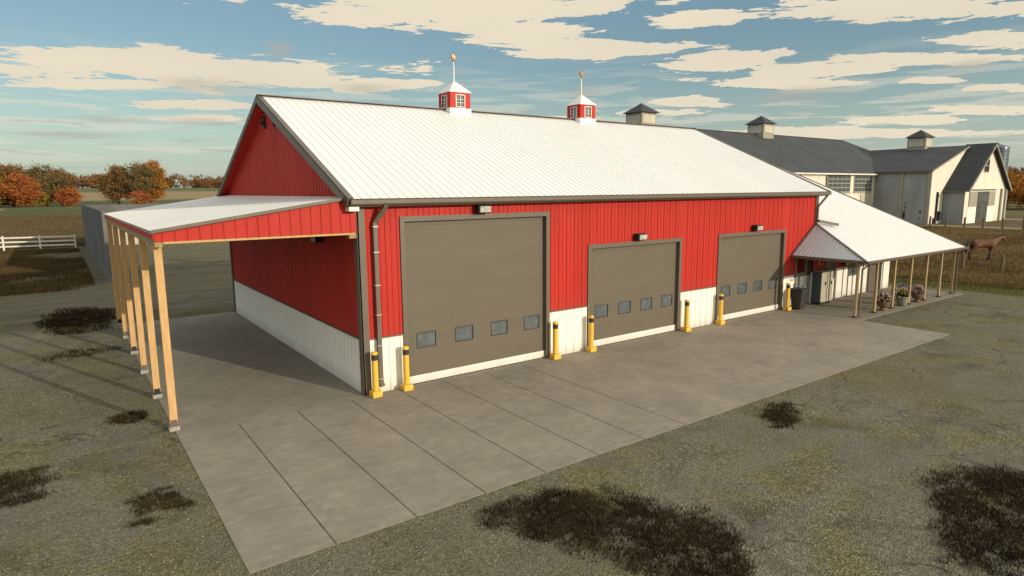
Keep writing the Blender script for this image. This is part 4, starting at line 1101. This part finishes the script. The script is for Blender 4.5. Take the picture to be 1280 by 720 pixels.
# pair beyond the bunker
tree(22, 390, 21, 8.2, L_brown, 'broadleaf_tree', 'brown leaved tree left in the trio above the lean-to roof', 21, 95, 80, .42, .1, 'trees beyond the bunker')
tree(32, 384, 22.5, 8.8, L_olive, 'broadleaf_tree', 'grey olive tree in the middle of the trio above the lean-to', 22, 85, 75, .42, .16, 'trees beyond the bunker')
tree(39, 392, 24, 6.8, L_orange, 'broadleaf_tree', 'orange leaved tree right in the trio above the lean-to', 23, 100, 85, .40, .06, 'trees beyond the bunker')
tree(30, 372, 7, 5.5, L_red, 'broadleaf_bush', 'dark red bush under the trio above the lean-to', 24, 40, 60, .34, .02)
# right edge
tree(186, 38, 8.6, 6.0, L_orange, 'broadleaf_tree', 'orange tree between the white barn and the right edge', 31, 80, 80, .26, .1, 'trees right of the white barn')
tree(196, 30, 9.6, 7.0, L_red, 'broadleaf_tree', 'red brown tree at the right edge of the photo', 32, 80, 80, .28, .1, 'trees right of the white barn')
tree(190, 22, 8, 6.0, L_brown, 'broadleaf_tree', 'brown tree partly outside the right edge', 33, 70, 70, .28, .1, 'trees right of the white barn')
tree(215, 40, 9, 6.0, L_olive, 'broadleaf_tree', 'olive tree behind the orange one right of the barn', 34, 70, 70, .30, .1, 'trees right of the white barn')
tree(178, 27, 5, 4.0, L_olive, 'broadleaf_bush', 'low olive bush at the foot of the right-hand trees', 35, 40, 60, .22, .02)
# far woods reading as one mass
g = np.random.default_rng(5); P = []
for i in range(1100):
    a = g.uniform(-.42, 1.75); r = g.uniform(880, 1010)
    x, y = r*math.sin(a), r*math.cos(a); h = g.uniform(11, 19); zb = float(gz(x, y))
    P.append(crown_points(g, x, y, zb-1, zb+h, h*.5, 18, 14))
for i in range(130):
    a = g.uniform(-.42, -.02); r = g.uniform(455, 520)
    x, y = r*math.sin(a), r*math.cos(a); h = g.uniform(14, 22); zb = float(gz(x, y))
    P.append(crown_points(g, x, y, zb-1, zb+h, h*.5, 26, 26))
P = np.concatenate(P); v, f = rand_quads(P, 1.0, g)
tag(arrays('distant_woodland', v, f, L_mix), kind='stuff', label='autumn woodland in a low band along the horizon', cat='woodland')

# grass
def blades(name, X_, Y_, H_, Wd, m, label, cat, g, lean_=.35, zoff=0.0):
    n = len(X_); a = g.uniform(0, 2*math.pi, n)
    Z_ = gz(X_, Y_)+zoff
    dx, dy = np.cos(a)*Wd/2, np.sin(a)*Wd/2
    lx, ly = g.normal(0, lean_, n)*H_, g.normal(0, lean_, n)*H_
    b0_ = np.stack([X_-dx, Y_-dy, Z_], 1); b1_ = np.stack([X_+dx, Y_+dy, Z_], 1)
    tp = np.stack([X_+lx, Y_+ly, Z_+H_], 1)
    V_ = np.stack([b0_, b1_, tp], 1).reshape(-1, 3)
    return tag(arrays(name, V_, np.arange(3*n).reshape(n, 3), m), label, cat, None, 'stuff')
def vnoise(x, y, seed=0):
    xi, yi = np.floor(x).astype(int), np.floor(y).astype(int); fx, fy = x-xi, y-yi
    def h(a, b_): return np.modf(np.abs(np.sin(a*127.1+b_*311.7+seed*17.3)*43758.5453))[0]
    fx = fx*fx*(3-2*fx); fy = fy*fy*(3-2*fy)
    return (h(xi, yi)*(1-fx)+h(xi+1, yi)*fx)*(1-fy)+(h(xi, yi+1)*(1-fx)+h(xi+1, yi+1)*fx)*fy
def fbm(x, y, seed=0):
    return (vnoise(x, y, seed)+.5*vnoise(x*2.1, y*2.1, seed+1)+.25*vnoise(x*4.3, y*4.3, seed+2)+.12*vnoise(x*9, y*9, seed+3))/1.87
def patch_pts(g, ells, dens):
    # one density field for the whole patch: union of soft ellipses broken up by noise
    x0 = min(e[0]-e[2]*1.8-e[3] for e in ells); x1 = max(e[0]+e[2]*1.8+e[3] for e in ells)
    y0 = min(e[1]-e[3]*1.8-e[2]*.6 for e in ells); y1 = max(e[1]+e[3]*1.8+e[2]*.6 for e in ells)
    n = int(dens*(x1-x0)*(y1-y0)); x_ = g.uniform(x0, x1, n); y_ = g.uniform(y0, y1, n)
    best = np.full(n, -9.0); size = np.mean([min(e[2], e[3]) for e in ells])
    for cx, cy, rx, ry, rot in ells:
        dx, dy = x_-cx, y_-cy; u = dx*math.cos(rot)+dy*math.sin(rot); w_ = -dx*math.sin(rot)+dy*math.cos(rot)
        best = np.maximum(best, 1-np.sqrt((u/rx)**2+(w_/ry)**2))
    f = best+.95*(fbm(x_/size*1.3, y_/size*1.3, 3)-.5)+.12
    hole = fbm(x_/size*3+9, y_/size*3+5, 8)
    pk = np.clip(f/.5, 0, 1)**1.2*np.clip(.6+(hole-.33)*5, .25, 1)
    k = g.uniform(0, 1, n) < pk
    return x_[k], y_[k]
g = np.random.default_rng(21)
def clump(ells, dens, hh, ww, label, seed, lean_=.5):
    g = np.random.default_rng(seed)
    X_, Y_ = patch_pts(g, ells, dens)
    H_ = g.uniform(.45, 1.0, len(X_))*hh
    blades('grass_patch', X_, Y_, H_, ww, G_dark, label, 'grass', g, lean_)
clump([(.2, -9.3, 1.4, .7, -.3), (.7, -10.1, 1.4, 1.0, 0), (1.0, -11.2, 1.3, 1.1, 0), (-.45, -9.8, .6, .45, 0), (1.1, -12.4, 1.0, .7, 0), (1.75, -11.6, .9, .8, .4)], 2100, .105, .017, 'large dark patch of dead grass in the gravel, front centre', 1)
clump([(7.7, -14.1, 1.5, .9, .2), (6.2, -14.9, 1.5, .8, .1), (9.0, -14.7, 1.2, 1.1, 0), (5.2, -14.9, .7, .4, 0), (7.6, -15.4, 1.8, .8, 0)], 1900, .105, .017, 'large dark patch of dead grass at the lower right edge', 2)
clump([(8.9, -8.95, 1.1, .55, .5), (9.7, -8.7, .5, .3, .5)], 1500, .10, .018, 'small dark tuft patch beside the front edge of the slab', 3)
clump([(-6.4, -3.95, .52, .62, 0), (-6.0, -4.45, .28, .28, 0), (-6.7, -4.8, .3, .14, 0)], 2200, .10, .014, 'dark grass tuft left of the slab corner', 4)
clump([(-6.38, 2.35, .55, .65, 0)], 1800, .11, .018, 'small dark grass tuft beside the front lean-to post', 5)
clump([(-9.2, -1.2, 1.0, .8, .3), (-8.9, -2.1, .65, .35, 0)], 2000, .10, .014, 'dark grass patch cut by the left edge of the photo', 6)
clump([(-7.0, 20.6, 1.7, 3.6, 0)], 500, .16, .035, 'dark grass patch beyond the last lean-to posts', 7)
clump([(-7.2, 12.2, 1.4, .9, 0)], 260, .12, .03, 'thin brown grass patch beside the middle lean-to posts', 8)
g = np.random.default_rng(77)
n = 90000
X_ = g.uniform(-24, -5.6, n); Y_ = g.uniform(33, 73, n)
k = fbm(X_/5, Y_/8, 31)+g.normal(0, .09, n)-np.clip((X_+10)/5, 0, 1)*.28 > .36
k &= X_ < -4.9
X_, Y_ = X_[k], Y_[k]
blades('grass_patch', X_, Y_, g.uniform(.10, .28, len(X_)), .07, G_stub, 'broad brown grass area between the gravel and the white fence', 'grass', g)
# pasture
n = 150000
u = g.uniform(0, 1, n); X_ = 41.4+58*u**1.35; Y_ = g.uniform(-14, 30, n)
k = X_ < 95
X_, Y_ = X_[k], Y_[k]
pat = np.sin(X_*.7+np.sin(Y_*.9))*np.sin(Y_*.6+X_*.23)
H_ = g.uniform(.07, .21, len(X_))*(1+.35*pat)
blades('pasture_grass', X_, Y_, H_, .055+.0006*X_, G_brown, 'tall dry brown grass covering the horse pasture', 'grass', g)
n = 16000
X_ = 38.3+g.uniform(0, 1, n)**.8*4.2; Y_ = g.uniform(-14, 17, n)
blades('verge_grass', X_, Y_, g.uniform(.05, .14, n), .035, G_green, 'short green grass strip between gravel and pasture', 'grass', g)
n = 110000
X_ = g.uniform(-60, 40, n); Y_ = 76.5+g.uniform(0, 1, n)**1.7*150
blades('crop_stubble', X_, Y_, g.uniform(.15, .4, n), .12, G_crop, 'brown crop field beyond the white fence', 'crop', g)
# loose stones on the gravel
g = np.random.default_rng(99)
n = 14000
X_ = np.concatenate([g.uniform(-14, 14, n), g.uniform(-12, -5.5, 6000)]); Y_ = np.concatenate([g.uniform(-16.5, -7.9, n), g.uniform(-8, 10, 6000)])
k = np.hypot(X_+7.6, Y_+18.6) < 26
X_, Y_ = X_[k], Y_[k]; m_ = len(X_)
R_ = g.uniform(.008, .024, m_); Z_ = gz(X_, Y_)+R_*.2
base_ = np.array([(1, 0, 0), (-.5, .87, 0), (-.5, -.87, 0), (0, 0, .8)])
ang = g.uniform(0, 6.28, m_); ca, sa = np.cos(ang), np.sin(ang)
B = np.einsum('ij,n->nij', base_, R_)*g.uniform(.7, 1.3, (m_, 4, 1))
Bx = B[..., 0]*ca[:, None]-B[..., 1]*sa[:, None]; By = B[..., 0]*sa[:, None]+B[..., 1]*ca[:, None]
V_ = np.stack([Bx+X_[:, None], By+Y_[:, None], B[..., 2]+Z_[:, None]], -1).reshape(-1, 3)
F_ = (np.array([(0, 1, 3), (1, 2, 3), (2, 0, 3)])[None]+4*np.arange(m_)[:, None, None]).reshape(-1, 3)
ne = 900
X2 = g.uniform(-5.4, 24, ne); Y2 = -7.82+np.abs(g.normal(0, .16, ne)); R2 = g.uniform(.006, .016, ne)
B2 = np.einsum('ij,n->nij', base_, R2); V2 = B2+np.stack([X2, Y2, R2*.2], 1)[:, None, :]
V_ = np.concatenate([V_, V2.reshape(-1, 3)])
F2 = (np.array([(0, 1, 3), (1, 2, 3), (2, 0, 3)])[None]+4*(m_+np.arange(ne))[:, None, None]).reshape(-1, 3); F_ = np.concatenate([F_, F2])
M_peb = mat('loose_stones', (.30, .28, .21), .9, .2, 4, island=.45)
tag(arrays('loose_gravel', V_, F_, M_peb), 'scattered loose stones on the gravel yard', 'gravel', None, 'stuff')
